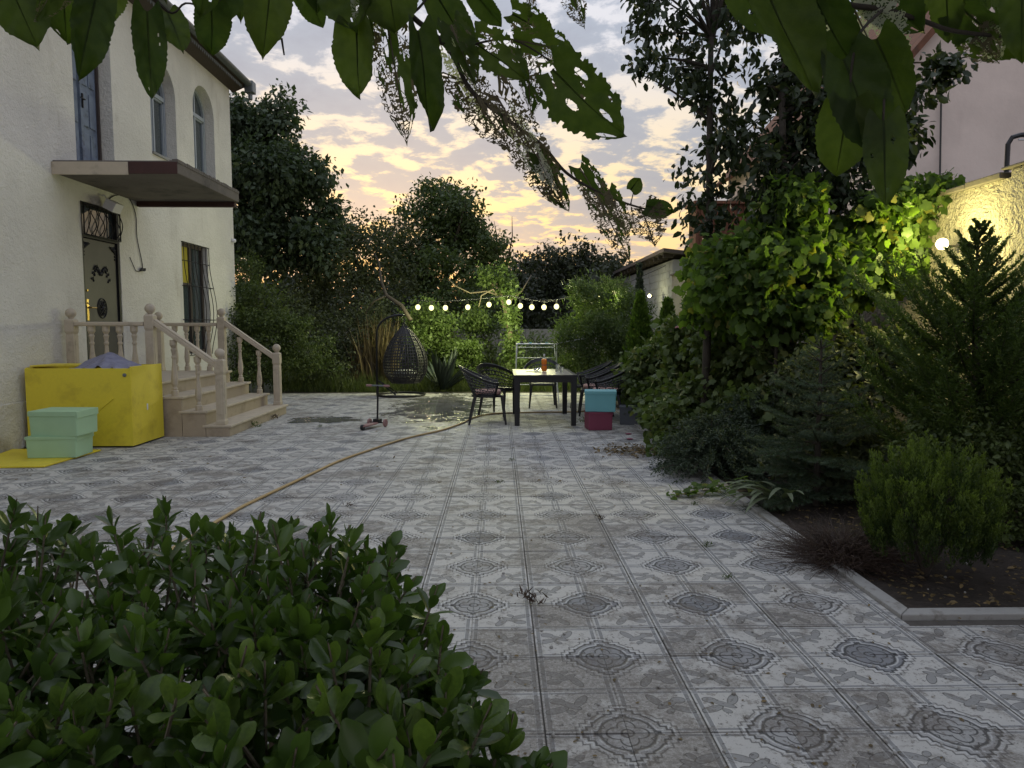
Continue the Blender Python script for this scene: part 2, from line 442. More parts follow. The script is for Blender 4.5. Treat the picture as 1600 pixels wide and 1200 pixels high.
L = {}
L['walnut'] = leafmat('walnut_leaf', (.038, .060, .032), (.075, .105, .052), .2)
L['olive'] = leafmat('olive_leaf', (.050, .065, .033), (.095, .108, .052), .25)
L['centre'] = leafmat('pear_leaf', (.045, .070, .028), (.09, .125, .042), .25)
L['bushl'] = leafmat('box_leaf', (.050, .075, .024), (.11, .145, .04), .25)
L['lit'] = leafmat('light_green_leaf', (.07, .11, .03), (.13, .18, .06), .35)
L['far'] = leafmat('far_leaf', (.026, .034, .02), (.045, .055, .03), .2)
L['tall'] = leafmat('persimmon_leaf', (.020, .032, .014), (.040, .058, .024), .2, .4)
L['vine'] = leafmat('grape_leaf', (.05, .09, .02), (.14, .21, .045), .5, c3=(.20, .20, .05), p3=.05)
L['rose'] = leafmat('rose_leaf', (.06, .092, .030), (.155, .20, .065), .25, c3=(.16, .17, .06), p3=.06)
L['cyp'] = leafmat('cypress_spray', (.04, .07, .016), (.095, .14, .03), .2)
L['fir'] = leafmat('fir_needle', (.045, .07, .042), (.08, .115, .065), .15)
L['thuja'] = leafmat('thuja_spray', (.025, .048, .012), (.17, .235, .035), .25)
L['jun'] = leafmat('juniper_needle', (.035, .052, .034), (.065, .09, .055), .15)
L['willow'] = leafmat('willow_leaf', (.055, .085, .03), (.11, .15, .055), .3)
L['grass'] = leafmat('grass_blade', (.05, .075, .022), (.12, .14, .045), .3)
L['reed'] = leafmat('dry_reed', (.09, .068, .038), (.15, .115, .06), .2)
L['hedge'] = leafmat('glossy_hedge_leaf', (.038, .072, .016), (.095, .16, .030), .25, .3, spec=.5, obj=False)
L['hedgeo'] = leafmat('glossy_hedge_leaf_single', (.040, .075, .016), (.13, .20, .035), .25, .3, spec=.5, obj=True)
L['mul'] = leafmat('mulberry_leaf', (.032, .055, .013), (.085, .120, .026), .42, .55, obj=True, veins=True)
L['mulc'] = leafmat('mulberry_crown_leaf', (.030, .050, .014), (.060, .085, .024), .3)
L['lace'] = leafmat('eaten_leaf_skeleton', (.10, .08, .055), (.20, .17, .12), .2, .8, obj=True)
L['web'] = leafmat('webbed_leaf_skeleton', (.5, .5, .45), (.65, .65, .6), .3, .8, obj=True)
L['agave'] = leafmat('agave_leaf', (.030, .045, .034), (.05, .07, .05), .05)
L['stripe'] = leafmat('striped_strap_leaf', (.16, .19, .12), (.30, .32, .22), .15, obj=False)
L['brown'] = leafmat('dead_twig', (.060, .040, .032), (.10, .066, .05), .1)
# ================================================================== GROUND AND PAVEMENT
WX = -5.78            # house wall
T = .6
mc = G(917, 944)      # one medallion centre
mcx, mcy = mc.x, mc.y
KX = 2.03             # kerb of the planting bed
KY = G(1405, 966).y   # the bed's near edge
gr = MB(); gr.box(-150, 150, -60, 400, -.6, -.06)
tag(gr.build('ground', M['ground']), kind='structure')
so = MB()
n_ = 40
for i in range(n_):
    for j in range(n_):
        pass
bed_v = []; NX, NY = 60, 110
for j in range(NY+1):
    for i in range(NX+1):
        x = KX+.08+(7.2-KX)*i/NX; y = KY+.08+13*j/NY
        bed_v.append((x, y, .0+.03*math.sin(x*3.1+y*1.7)*math.cos(y*2.3)*(.3 if i < 2 or j < 2 else 1)+random.uniform(-.014, .014)))
so.add(bed_v, [(j*(NX+1)+i, j*(NX+1)+i+1, (j+1)*(NX+1)+i+1, (j+1)*(NX+1)+i) for j in range(NY) for i in range(NX)])
tag(so.build('soil', M['soil'], smooth=True), kind='structure')

def tile_material():
    m = material('patterned_cement_tile')
    p = wpos(); x, y, z = xyz(p)
    wob = noise(p, 7, 2)
    u = (x-mcx)/T; v = (y-mcy)/T
    a = ab_(E.m('PINGPONG', u+100.0, .5))*T; b = ab_(E.m('PINGPONG', v+100.0, .5))*T     # metres from the medallion centre, 0 to .3
    def stepbox(g):
        d = None
        for (w, h) in ((.168, .024), (.152, .046), (.128, .074), (.074, .128), (.046, .152), (.024, .168)):
            q = mx_(a-(w+g), b-(h+g)); d = q if d is None else mn_(d, q)
        return mn_(d, E.m('SQRT', a*a+b*b)-.138)
    d = stepbox(0)
    q2 = mn_(mn_(mx_(a-.150, b-.040), mx_(a-.040, b-.150)), E.m('SQRT', a*a+b*b)-.132)     # rounder inner outline
    r = E.m('SQRT', a*a+b*b); th = E.m('ARCTAN2', b, a)
    inside = ss(d, .003, -.003)
    ring1 = band(d, .005, .006); groove1 = band(d, -.005, .006)
    ring2 = band(q2, -.020, .006); groove2 = band(q2, -.032, .007); gr3 = band(d, .018, .005)
    pet = r-(.045+.032*ab_(E.m('COSINE', th*2)))
    fl1 = band(pet, 0, .006); fl2 = band(r, .022, .006)
    pet2 = r-(.085+.026*ab_(E.m('COSINE', th*4)))
    fl3 = band(pet2, 0, .005)
    # leaf scroll in the tile field, between the medallion and the far corner
    s = (a+b)*.7071-.27; t = (a-b)*.7071
    def ell(cs, ct, rs, rt, rot):
        c_, s_ = math.cos(rot), math.sin(rot)
        A = ((s-cs)*c_+(t-ct)*s_)/rs; B = ((t-ct)*c_-(s-cs)*s_)/rt
        return E.m('SQRT', A*A+B*B)
    e = mn_(mn_(ell(.0, .0, .052, .017, .2), ell(.012, .062, .05, .020, 1.2)), mn_(ell(-.01, -.055, .046, .019, -1.3), ell(.055, .012, .030, .022, .6)))
    e = mn_(e, ell(-.035, .035, .020, .014, 0))
    e = e+(wob-.5)*.3
    field = ss(d, .010, .016)
    leaf = ss(e, 1.02, .94)*field; leafe = band(e, 1.0, .10)*field
    # border lines by the tile's edges (tile size T/2)
    ea = mn_(a, .3-a); eb = mn_(b, .3-b)
    la = mx_(band(ea, .009, .0045), band(ea, .031, .0035)); lb = mx_(band(eb, .010, .003), band(eb, .026, .003))
    out_ = ss(d, .004, .010)
    stripe = mx_(ss(ea, .030, .028)*ss(ea, .011, .013), ss(eb, .027, .025)*ss(eb, .010, .013))*out_
    ridge = mx_(la, lb)*out_
    joint = mx_(ss(ea, .0045, .0015)*ss(a, .1, .2), ss(eb, .003, .001)*.6)
    oth = E.nt.nodes.new('ShaderNodeTexWhiteNoise'); oth.noise_dimensions = '2D'
    tv = vec3(E.m('FLOOR', u*2+200.0), E.m('FLOOR', v*2+200.0), 0.0); E.nt.links.new(tv.s, oth.inputs['Vector'])
    tr = E(oth.outputs[0])
    omd = E.nt.nodes.new('ShaderNodeTexWhiteNoise'); omd.noise_dimensions = '2D'
    mv = vec3(E.m('ROUND', u), E.m('ROUND', v), 0.0); E.nt.links.new(mv.s, omd.inputs['Vector'])
    mr = E(omd.outputs[0])
    big = noise(p, .55, 5, .6); mid = noise(p, 3.2, 6, .65, .4); fine = noise(p, 30, 5, .7); grain = noise(p, 220, 2)
    base = cmix(tr*.7, (.575, .56, .525), (.50, .485, .45))
    grey = (.20, .205, .21)
    c = cmix(stripe*.80, base, grey)
    c = cmix(leaf*.80, c, (.25, .25, .245))
    c = cmix(inside*(mr*.55+.30), c, (.17, .18, .205))
    dark = mx_(mx_(groove1, mx_(fl1, fl2)*inside), mx_(mx_(groove2, fl3)*inside, leafe*.9))
    dark = mx_(dark, gr3*.8)
    c = cmix(dark*.88, c, (.045, .045, .045))
    c = cmix(mx_(mx_(ring1, ring2*inside), ridge*.6)*.75, c, (.66, .66, .65))
    # dirt: heavier near the planting and under the tree, never by light
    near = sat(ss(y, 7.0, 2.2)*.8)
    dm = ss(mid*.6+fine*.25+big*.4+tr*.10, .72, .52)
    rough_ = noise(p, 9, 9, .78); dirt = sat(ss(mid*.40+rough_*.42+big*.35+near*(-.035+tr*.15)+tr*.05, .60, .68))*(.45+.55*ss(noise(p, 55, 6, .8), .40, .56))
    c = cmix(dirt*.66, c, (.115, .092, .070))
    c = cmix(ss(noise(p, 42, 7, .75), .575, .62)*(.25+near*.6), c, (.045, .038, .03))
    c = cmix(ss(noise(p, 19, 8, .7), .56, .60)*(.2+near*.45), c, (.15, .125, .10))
    c = cmix(sat(1-ss(fine, .30, .42))*.15, c, (.58, .57, .55))
    c = cmix(joint*.85, c, (.05, .045, .04))
    c = cmix(grain*.22, c, tuple([.10]*3))
    # wet patches by the hanging chair
    def spot(cx, cy, rx, ry):
        A = (x-cx)/rx; B = (y-cy)/ry
        return 1-E.m('SQRT', A*A+B*B)
    wet = mx_(spot(-1.05, 13.0, 1.25, 3.2), spot(-2.75, 11.15, .75, .55))
    wet = ss(wet+(noise(p, 2.4, 6, .7)-.5)*2.2+(noise(p, 14, 3)-.5)*.8+leaf*.1, .10, .50)
    c = cmix(wet*.55, c, (.02, .02, .018))
    rgh = E.m('MULTIPLY_ADD', wet, -.58, .62)+(fine-.5)*.25*(1-wet)
    h = ring1*.9+ring2*inside*.7-groove1*1.0-groove2*inside*.7-(fl1+fl2+fl3)*inside*.6-leafe*.5+ridge*.5-stripe*.1-joint*1.4+fine*.35
    out(princ(c, rgh, 0, .45+wet*.5, h*(1-wet*.7), .6, .004)); return m
M['tile'] = tile_material()
pav = MB(); pav.box(WX, KX-.002, -2.0, 15.95, -.12, -.012); pav.box(KX-.002, 7.0, -2.0, KY-.002, -.12, -.012)
M['grout'] = plain('dirty_grout', (.09, .08, .07), .95, var=.4, sc=15, bump=.5, bsc=60)
pavement = tag(pav.build('pavement', M['grout']), kind='structure')
def tile_mb(cx=0, cy=0, dz=0, x0=-.1496, x1=.1496, y0=-.1496, y1=.1496):
    m = MB(); c = .0018
    vs = [(cx+x0, cy+y0, -.012), (cx+x1, cy+y0, -.012), (cx+x1, cy+y1, -.012), (cx+x0, cy+y1, -.012),
          (cx+x0, cy+y0, dz-c), (cx+x1, cy+y0, dz-c), (cx+x1, cy+y1, dz-c), (cx+x0, cy+y1, dz-c),
          (cx+x0+c, cy+y0+c, dz), (cx+x1-c, cy+y0+c, dz), (cx+x1-c, cy+y1-c, dz), (cx+x0+c, cy+y1-c, dz)]
    fs = [(0, 1, 5, 4), (1, 2, 6, 5), (2, 3, 7, 6), (3, 0, 4, 7), (4, 5, 9, 8), (5, 6, 10, 9), (6, 7, 11, 10), (7, 4, 8, 11), (8, 9, 10, 11)]
    return m.add(vs, fs)
cells = []
i0 = math.floor((WX-mcx)/.3)-1
for i in range(i0, i0+48):
    cx = mcx+.15+.3*i
    for j in range(-20, 60):
        cy = mcy+.15+.3*j
        if cy < -1.8: continue
        lim = 6.9 if cy < KY else KX-.004
        if cx-.15 < WX or cx-.15 > lim or cy > 15.8: continue
        x1 = min(.1496, lim-cx); y1 = .1496
        if cx+.149 > KX and cy < KY: y1 = min(.1496, KY-.004-cy)
        if x1 < -.145 or y1 < -.145: continue
        cells.append((cx, cy, x1, y1))
def vis(c):
    d = c[1]; px = 779+c[0]/max(d, .1)*F
    if d < 2.1 or px < -30 or px > 1630: return 1e9
    if px < 640+(d-2.1)*-60 and d < 4.6: return 1e6+d       # behind the hedge
    if cx > KX: return d
    return d
cells.sort(key=lambda c: vis(c))
full = tile_mb().mesh('tile'); full.materials.append(M['tile'])
rest = MB(); nt_ = 0
rr = random.Random(5)
for (cx, cy, x1, y1) in cells:
    dz = rr.uniform(-.0022, .0012)
    if nt_ < 298:
        if x1 > .148 and y1 > .148: me = full
        else: me = tile_mb(x1=x1, y1=y1).mesh('tile'); me.materials.append(M['tile'])
        o = bpy.data.objects.new('tile', me); col.objects.link(o); o.parent = pavement; o.location = (cx, cy, dz)
        o.rotation_euler = (rr.uniform(-.004, .004), rr.uniform(-.004, .004), 0); nt_ += 1
    else:
        t_ = tile_mb(cx, cy, dz, x1=x1, y1=y1); rest.add(t_.v, t_.f)
tag(rest.build('tile_field', M['tile'], pavement), kind='stuff')

# kerb: separate stones along the bed
kerb = empty('kerb', (KX, KY, 0)); tag(kerb, kind='structure')
y = KY
for k_ in range(13):
    L_ = 1.0
    m = MB(); yy0 = y+.003-KY; yy1 = y+L_-.003-KY
    if k_ == 0: m.prism([(0, 0), (.085, .085), (.085, yy1), (0, yy1)], -.1, .02)
    else: m.box(0, .085, yy0, yy1, -.1, .02)
    m.build('kerb_stone', M['kerb'], kerb, bevel=.006); y += L_
x = KX
for k_ in range(5):
    m = MB(); a_, b_ = x-KX+.003, x-KX+.997
    if k_ == 0: m.prism([(.004, 0), (b_, 0), (b_, .085), (.089, .085)], -.1, .02)
    else: m.box(a_, b_, 0, .085, -.1, .02)
    m.build('kerb_stone', M['kerb'], kerb, bevel=.006); x += 1

# ================================================================== HOUSE
HY0, HY1, HZ = -3.0, 15.82, 6.70
house = empty('house', (WX, 9, 0))
tag(house, 'two storey cream stucco house with arched upper windows and a concrete balcony slab', 'house')
def hb(m, name, mat, parent=None, **k):      # world coordinates under the house
    m.v = [(v[0]-WX, v[1]-9, v[2]) for v in m.v]
    return m.build(name, mat, parent or house, **k)
wall = MB(); wall.box(WX-7, WX, HY0, HY1, -.1, HZ)
cutters = []
def arch(y0, y1, z0, z1, n=14):
    r = (y1-y0)/2; c = (y0+y1)/2; zs = z1-r
    return [(y0, z0), (y1, z0)]+[(c+r*math.cos(pi*i/n), zs+r*math.sin(pi*i/n)) for i in range(n+1)]
OPEN = dict(updoor=(10.06, 11.04, 3.64, 6.2), w2=(12.24, 13.18, 4.38, 5.97), w3=(13.92, 14.92, 4.42, 6.14))
REC = .24
for k_, (a_, b_, c_, d_) in OPEN.items():
    cutters.append((arch(a_, b_, c_, d_), REC))
LW = (13.22, 14.38, .95, 3.03); LD = (10.09, 11.08, .735, 3.21)
cutters.append(([(LW[0], LW[2]), (LW[1], LW[2]), (LW[1], LW[3]), (LW[0], LW[3])], .16))
cutters.append(([(LD[0], LD[2]), (LD[1], LD[2]), (LD[1], LD[3]), (LD[0], LD[3])], .09))
wo_ = hb(wall, 'wall', M['stucco'])
for poly, dep in cutters:
    c = MB(); c.prism(poly, WX-dep, WX+.2, 'x'); c.v = [(v[0]-WX, v[1]-9, v[2]) for v in c.v]
    co = c.build('cut', M['stucco'], house)
    me = co.data
    import bmesh
    bm = bmesh.new(); bm.from_mesh(me); bmesh.ops.recalc_face_normals(bm, faces=bm.faces); bm.to_mesh(me); bm.free()
    bo = wo_.modifiers.new('b', 'BOOLEAN'); bo.object = co; bo.operation = 'DIFFERENCE'; bo.solver = 'EXACT'
    bpy.context.view_layer.update()
    ev = wo_.evaluated_get(bpy.context.evaluated_depsgraph_get())
    nm = bpy.data.meshes.new_from_object(ev); wo_.modifiers.clear(); wo_.data = nm; bpy.data.objects.remove(co)
wo_.data.name = 'wall'
m = MB(); m.box(WX+.0, WX+.018, HY0, 9.30, 0, .56); hb(m, 'plinth', M['stucco'], bevel=.006)
m = MB(); m.box(WX+.0, WX+.018, 12.10, HY1, 0, .56); hb(m, 'plinth', M['stucco'], bevel=.006)
# arched windows
def arched_window(a_, b_, c_, d_):
    g = .012; X = WX-REC
    fr = MB()
    outer = arch(a_+g, b_-g, c_+g, d_-g); t = .06
    inner = arch(a_+g+t, b_-g-t, c_+g+t, d_-g-t)
    n = len(outer); vs = []
    for x in (X+.002, X+.062):
        vs += [(x, *p) for p in outer]+[(x, *p) for p in inner]
    fs = []
    for i in range(n):
        j = (i+1) % n
        fs += [(i, j, n+j, n+i), (2*n+i, 3*n+i, 3*n+j, 2*n+j), (i, 2*n+i, 2*n+j, j), (n+i, n+j, 3*n+j, 3*n+i)]
    fr.add(vs, fs)
    r = (b_-a_)/2; zs = d_-r-.03
    fr.box(X+.004, X+.072, a_+.05, b_-.05, zs-.035, zs+.035)
    fr.box(X+.004, X+.066, (a_+b_)/2-.022, (a_+b_)/2+.022, c_+.05, d_-.05)
    # inner casements
    for (p, q) in ((a_+.075, (a_+b_)/2-.025), ((a_+b_)/2+.025, b_-.075)):
        for yy in (p, q-.03): fr.box(X+.004, X+.05, yy, yy+.03, c_+.075, zs-.037)
        fr.box(X+.004, X+.05, p, q, c_+.075, c_+.105); fr.box(X+.004, X+.05, p, q, zs-.065, zs-.037)
    f = hb(fr, 'window', M['pvc'])
    for (p, q) in ((a_+.1, (a_+b_)/2-.024), ((a_+b_)/2+.024, b_-.1)):
        gl = MB(); gl.box(X+.012, X+.02, p, q, c_+.1, zs-.04); hb(gl, 'pane', M['glass'], f)
    for s in (0, 1):
        aa = [(q, w) for (q, w) in arch(a_+.08, b_-.08, zs+.04, d_-.08)]
        cmid = (a_+b_)/2
        pts = [p for p in aa if (p[0] <= cmid-.01 if s == 0 else p[0] >= cmid+.01)]
        cut = cmid-.024 if s == 0 else cmid+.024
        top = d_-.08
        if s == 1: poly = [(cut, zs+.04), *pts[0:], (cut, top)]
        else: poly = [(cut, top), *[p for p in pts if p[1] > zs+.05], (a_+.08, zs+.04), (cut, zs+.04)]
        gl = MB(); gl.prism(poly, X+.012, X+.02, 'x'); hb(gl, 'pane', M['glass'], f)
    s_ = MB(); s_.box(WX-REC+.06, WX+.03, a_-.0, b_+.0, c_-.03, c_+.012); hb(s_, 'window_sill', M['concrete_lt'], bevel=.004)
arched_window(*OPEN['w2']); arched_window(*OPEN['w3'])
# upper balcony door with panels
a_, b_, c_, d_ = OPEN['updoor']; X = WX-REC
m = MB(); m.prism(arch(a_+.01, b_-.01, c_+.0, d_-.01), X+.002, X+.03, 'x'); ud = hb(m, 'balcony_door', M['doorblue'])
for yy in ((a_+.02, a_+.06), ((a_+b_)/2-.03, (a_+b_)/2+.03), (b_-.06, b_-.02)):
    f = MB(); f.box(X+.03, X+.065, yy[0], yy[1], c_, d_-.52); hb(f, 'stile', M['doorframe'] if yy[0] > b_-.2 else M['doorblue'], ud)
for yy in ((a_+.09, (a_+b_)/2-.05), ((a_+b_)/2+.05, b_-.09)):
    w = yy[1]-yy[0]
    for (z0, z1) in ((c_+.08, c_+.62), (c_+.72, c_+1.20), (c_+1.3, c_+1.95)):
        for h in (0, 1):
            q0 = yy[0]+h*(w/2+.01); q1 = q0+w/2-.02
            f = MB(); f.box(X+.028, X+.045, q0, q1, z0, z1); hb(f, 'panel', M['doorblue'], ud, bevel=.012)
f = MB(); f.box(X+.05, X+.085, (a_+b_)/2+.0, (a_+b_)/2+.02, c_+.95, c_+1.15); f.tube([(X+.085, (a_+b_)/2, c_+1.06), (X+.12, (a_+b_)/2, c_+1.06), (X+.12, (a_+b_)/2-.11, c_+1.06)], .009); hb(f, 'handle', M['darkmetal'], ud)
# balcony slab
BX1, BY0, BY1, BZ0, BZ1 = -4.17, 9.50, 11.70, 3.45, 3.62
sl = MB(); nseg = 24
sl.box(WX+.001, BX1, BY0+.002, BY1, BZ0+.005, BZ1-.002)
bs = hb(sl, 'balcony_slab', M['concrete'], bevel=.012)
f = MB(); f.box(WX+.002, WX+.98, BY0-.020, BY0+.0, BZ0-.02, BZ1-.025); hb(f, 'fascia_board', M['travertine'], bs, bevel=.005)
f = MB(); f.box(WX+.984, BX1+.002, BY0-.012, BY0+.0, BZ0-.005, BZ1-.02); hb(f, 'painted_edge', M['slab_dark'], bs, bevel=.004)
f = MB()
for q in range(30):
    y0_ = BY0+(BY1-BY0)*q/30; h_ = .012+.014*rr.random()
    f.box(BX1-.10*rr.random()-.05, BX1+.004+.006*rr.random(), y0_, y0_+(BY1-BY0)/30*.98, BZ1-.03, BZ1+h_)
hb(f, 'crumbling_rim', M['concrete'], bs, bevel=.004)
f = MB(); f.box(WX+.02, BX1-.04, BY1-.10, BY1-.004, BZ0-.075, BZ0+.004); hb(f, 'rear_beam', M['slab_dark'], bs, bevel=.005)
# roof, eaves and gutter
m = MB(); m.prism([(WX-7.3, HZ+.02), (WX+.30, HZ+.02), (WX+.30, HZ+.10), (WX-3.5, HZ+1.3), (WX-7.3, HZ+.1)], HY0-.3, HY1+.25, 'y'); rf = hb(m, 'roof', M['roof'])
m = MB(); m.prism([(WX+.004, HZ-.16), (WX+.26, HZ-.04), (WX+.26, HZ+.016), (WX+.004, HZ+.016)], HY0-.3, HY1+.22, 'y'); hb(m, 'eaves_soffit', M['doorframe'], rf)
m = MB(); yy = HY0
zz = []
for q in range(int((HY1-HY0)/.09)):
    y0_ = HY0+q*.09
    if y0_ < 5: continue
    m.prism([(y0_, HZ-.06), (y0_+.085, HZ-.06), (y0_+.045, HZ-.14)], WX+.272, WX+.279, 'x')
tag(hb(m, 'scalloped_trim', M['gutter'], rf), kind='stuff')
m = MB()
prof = [(.08+.075*math.cos(pi+pi*i/8), .075*math.sin(pi+pi*i/8)) for i in range(9)]
pin = [(.08+.066*math.cos(pi+pi*i/8), .066*math.sin(pi+pi*i/8)) for i in range(9)][::-1]
m.prism([(WX+.285+a, HZ+.04+b) for a, b in prof+pin], HY0-.3, HY1+.3, 'y'); hb(m, 'gutter', M['gutter'], rf)
m = MB(); m.box(WX+.27, WX+.46, HY1+.14, HY1+.36, HZ-.16, HZ+.09); m.tube([(WX+.365, HY1+.25, HZ-.15), (WX+.365, HY1+.25, HZ-.30)], .05); hb(m, 'gutter_outlet', M['gutter'], rf, bevel=.02)
# entrance door
a_, b_, c_, d_ = LD; X = WX-.09
m = MB(); m.box(X+.002, X+.05, a_+.05, b_-.05, c_+.02, c_+1.98); ed = hb(m, 'front_door', M['steeldoor'], bevel=.01)
m = MB()
for (y0_, y1_, z0_, z1_) in ((a_+.003, a_+.05, c_, d_), (b_-.05, b_-.003, c_, d_), (a_+.05, b_-.05, d_-.05, d_-.003), (a_+.05, b_-.05, c_+1.985, c_+2.03)):
    m.box(X+.002, X+.08, y0_, y1_, z0_, z1_)
hb(m, 'door_frame', M['darkmetal'], ed)
yc = (a_+b_)/2
m = MB()
for r_ in (.115, .085): m.tube([(X+.058, yc+r_*math.cos(t), c_+1.0+r_*1.25*math.sin(t)) for t in np.linspace(0, 2*pi, 20, endpoint=False)], .009, 6, closed=True)
for k_ in range(8):
    t = k_*pi/4; m.tube([(X+.056, yc, c_+1.0), (X+.066, yc+.05*math.cos(t+.3), c_+1.0+.06*math.sin(t+.3)), (X+.056, yc+.08*math.cos(t), c_+1.0+.1*math.sin(t))], .012, 5)
m.ball((X+.055, yc, c_+1.0), .035)
hb(m, 'door_rosette', M['darkmetal'], ed, smooth=True)
m = MB()
for s in (-1, 1):
    for q in range(7):
        t = q/6; cy, cz = yc+s*(.02+.17*t), c_+1.50+.10*math.sin(t*pi*.9)-.14*t*t
        m.ball((X+.058, cy, cz), .026-.002*q, 6, 4, 1.2)
        m.tube([(X+.055, cy, cz), (X+.07, cy+s*.03, cz+.05), (X+.055, cy+s*.055, cz+.015)], .008, 5)
hb(m, 'door_garland', M['darkmetal'], ed, smooth=True)
for s in (0, 1):
    m = MB(); y_ = a_+.09 if s == 0 else b_-.09; sg = 1 if s == 0 else -1; z_ = c_+1.92
    for q in range(5):
        m.tube([(X+.055, y_+sg*.03*q, z_), (X+.065, y_+sg*(.03*q+.02), z_-.06+.01*q), (X+.055, y_+sg*.03*q, z_-.10+.018*q)], .008, 5)
        m.ball((X+.055, y_, z_-.045*q), .016, 6, 4)
    hb(m, 'corner_ornament', M['darkmetal'], ed, smooth=True)
m = MB(); m.box(X+.05, X+.06, a_+.10, a_+.15, c_+.82, c_+1.12); m.tube([(X+.06, a_+.125, c_+1.0), (X+.11, a_+.125, c_+1.0), (X+.115, a_+.24, c_+1.0)], .012, 8); m.ball((X+.06, a_+.125, c_+1.06), .014); hb(m, 'door_handle', M['brass'], ed, smooth=False)
m = MB(); m.lathe([(.016, 0), (.016, .02)], 12, (0, 0, 0)); m.v = [(X+.05+v[2], a_+.12+v[0], c_+1.24+v[1]) for v in m.v]; hb(m, 'lock_rose', M['brass'], ed)
# transom glass and bellied grille
m = MB(); m.box(X+.01, X+.02, a_+.05, b_-.05, c_+2.03, d_-.05); tg = hb(m, 'transom', M['glass'], house)
m = MB(); z0_, z1_ = c_+2.02, d_-.03
for q in range(9):
    y_ = a_+.07+q*(b_-a_-.14)/8
    m.tube([(WX+.01+.02+.09*math.sin(pi*t)**1.2*(1.2-t), y_+.035*math.sin(2*pi*t*1.0)*(1 if q % 2 else -1), z0_+(z1_-z0_)*t) for t in np.linspace(0, 1, 11)], .007, 5)
for z_ in (z0_, z1_): m.tube([(WX+.03, a_+.02, z_), (WX+.03, b_-.02, z_)], .010, 5)
for y_ in (a_+.02, b_-.02): m.tube([(WX+.03, y_, z0_), (WX+.03, y_, z1_)], .010, 5)
hb(m, 'transom_grille', M['iron'], tg, smooth=True)
# lower window with a bellied grille
a_, b_, c_, d_ = LW; X = WX-.16
m = MB()
for (y0_, y1_, z0_, z1_) in ((a_+.003, a_+.07, c_, d_), (b_-.07, b_-.003, c_, d_), (a_+.07, b_-.07, d_-.07, d_-.003), (a_+.07, b_-.07, c_+.003, c_+.07), ((a_+b_)/2-.04, (a_+b_)/2+.04, c_+.07, d_-.07)):
    m.box(X+.002, X+.06, y0_, y1_, z0_, z1_)
m.box(X+.002, X+.05, a_+.07, (a_+b_)/2-.04, d_-.80, d_-.74)
lw = hb(m, 'window', M['doorframe'])
m = MB(); m.box(X+.015, X+.022, a_+.07, (a_+b_)/2-.04, c_+.07, d_-.80); hb(m, 'pane', M['glass'], lw)
m = MB(); m.box(X+.015, X+.022, (a_+b_)/2+.04, b_-.07, c_+.07, d_-.07); hb(m, 'pane', M['glass'], lw)
m = MB(); m.box(X+.015, X+.03, a_+.07, (a_+b_)/2-.04, d_-.74, d_-.07); hb(m, 'yellow_pane', M['amber'], lw)
m = MB()
bel = lambda t: .03+.15*max(0, math.sin(pi*min(1, t*1.15)))**1.5*(1-t)**.55
for q in range(8):
    y_ = a_+.02+q*(b_-a_-.04)/7
    m.tube([(WX+bel(t), y_+(q-3.5)*.03*bel(t)*3, c_-.02+(d_-c_)*t) for t in np.linspace(0, 1, 14)], .0075, 5)
for t in (0, .32, .62, .84, 1):
    x_ = WX+bel(t); e_ = .11*bel(t)*3
    m.tube([(WX+.002, a_-.0-e_, c_-.02+(d_-c_)*t), (x_, a_+.01-e_, c_-.02+(d_-c_)*t), (x_, b_-.01+e_, c_-.02+(d_-c_)*t), (WX+.002, b_+e_, c_-.02+(d_-c_)*t)], .008, 5)
hb(m, 'window_grille', M['iron'], lw, smooth=True)

# things fixed to the house wall
m = MB(); m.box(0, .16, -.11, .11, -.07, .07, Matrix.Translation((0, 0, 0)) @ Matrix.Rotation(R(28), 4, 'Y')); m.tube([(0, 0, .05), (-.05, 0, .12), (-.09, 0, .12)], .012, 6)
fl = m.build('floodlight', M['paper'], None, loc=(WX+.10, 10.62, 3.25), bevel=.01)
tag(fl, 'small square white floodlight, switched off, under the balcony slab above the front door', 'floodlight')
m = MB(); m.ball((.05, 0, 0), .045); m.tube([(-.0, 0, .03), (.05, 0, .03)], .012, 6)
tag(m.build('security_camera', M['paper'], None, smooth=True, loc=(WX, HY1-.12, 3.32)), 'tiny white dome camera on the house wall near its far corner', 'camera')
def cable(name, pts, r, label, mat=M['cable'], cat='cable', sm=4):
    P = [Vector(p) for p in pts]; Q = []
    for i in range(len(P)-1):
        p0, p1, p2, p3 = P[max(i-1, 0)], P[i], P[i+1], P[min(i+2, len(P)-1)]
        for k_ in range(sm):
            t = k_/sm; Q.append(.5*((2*p1)+(-p0+p2)*t+(2*p0-5*p1+4*p2-p3)*t*t+(-p0+3*p1-3*p2+p3)*t**3))
    Q.append(P[-1]); m = MB(); m.tube(Q, r, 6)
    return tag(m.build(name, mat, smooth=True), label, cat)
W = lambda px, py: AX(px, py, WX+.012)
cable('wall_cable', [W(165, 318), W(178, 306), W(200, 308), W(212, 335), W(214, 370), W(221, 405), W(223, 418)], .007, 'thin grey cable running from the floodlight down the cream wall beside the door')
lp = [W(203, 402), W(209, 416), W(214, 424)]
wy, wz = W(222, 421)[1], W(222, 421)[2]
for q in range(26): lp.append((WX+.03+.015*math.sin(q*2.1), wy+.10*math.cos(q*1.35)*(.6+.4*math.sin(q)), wz+.025*math.sin(q*2.3)))
cable('cable_coil', lp, .006, 'knotted bundle of black cable hanging on the wall right of the door')

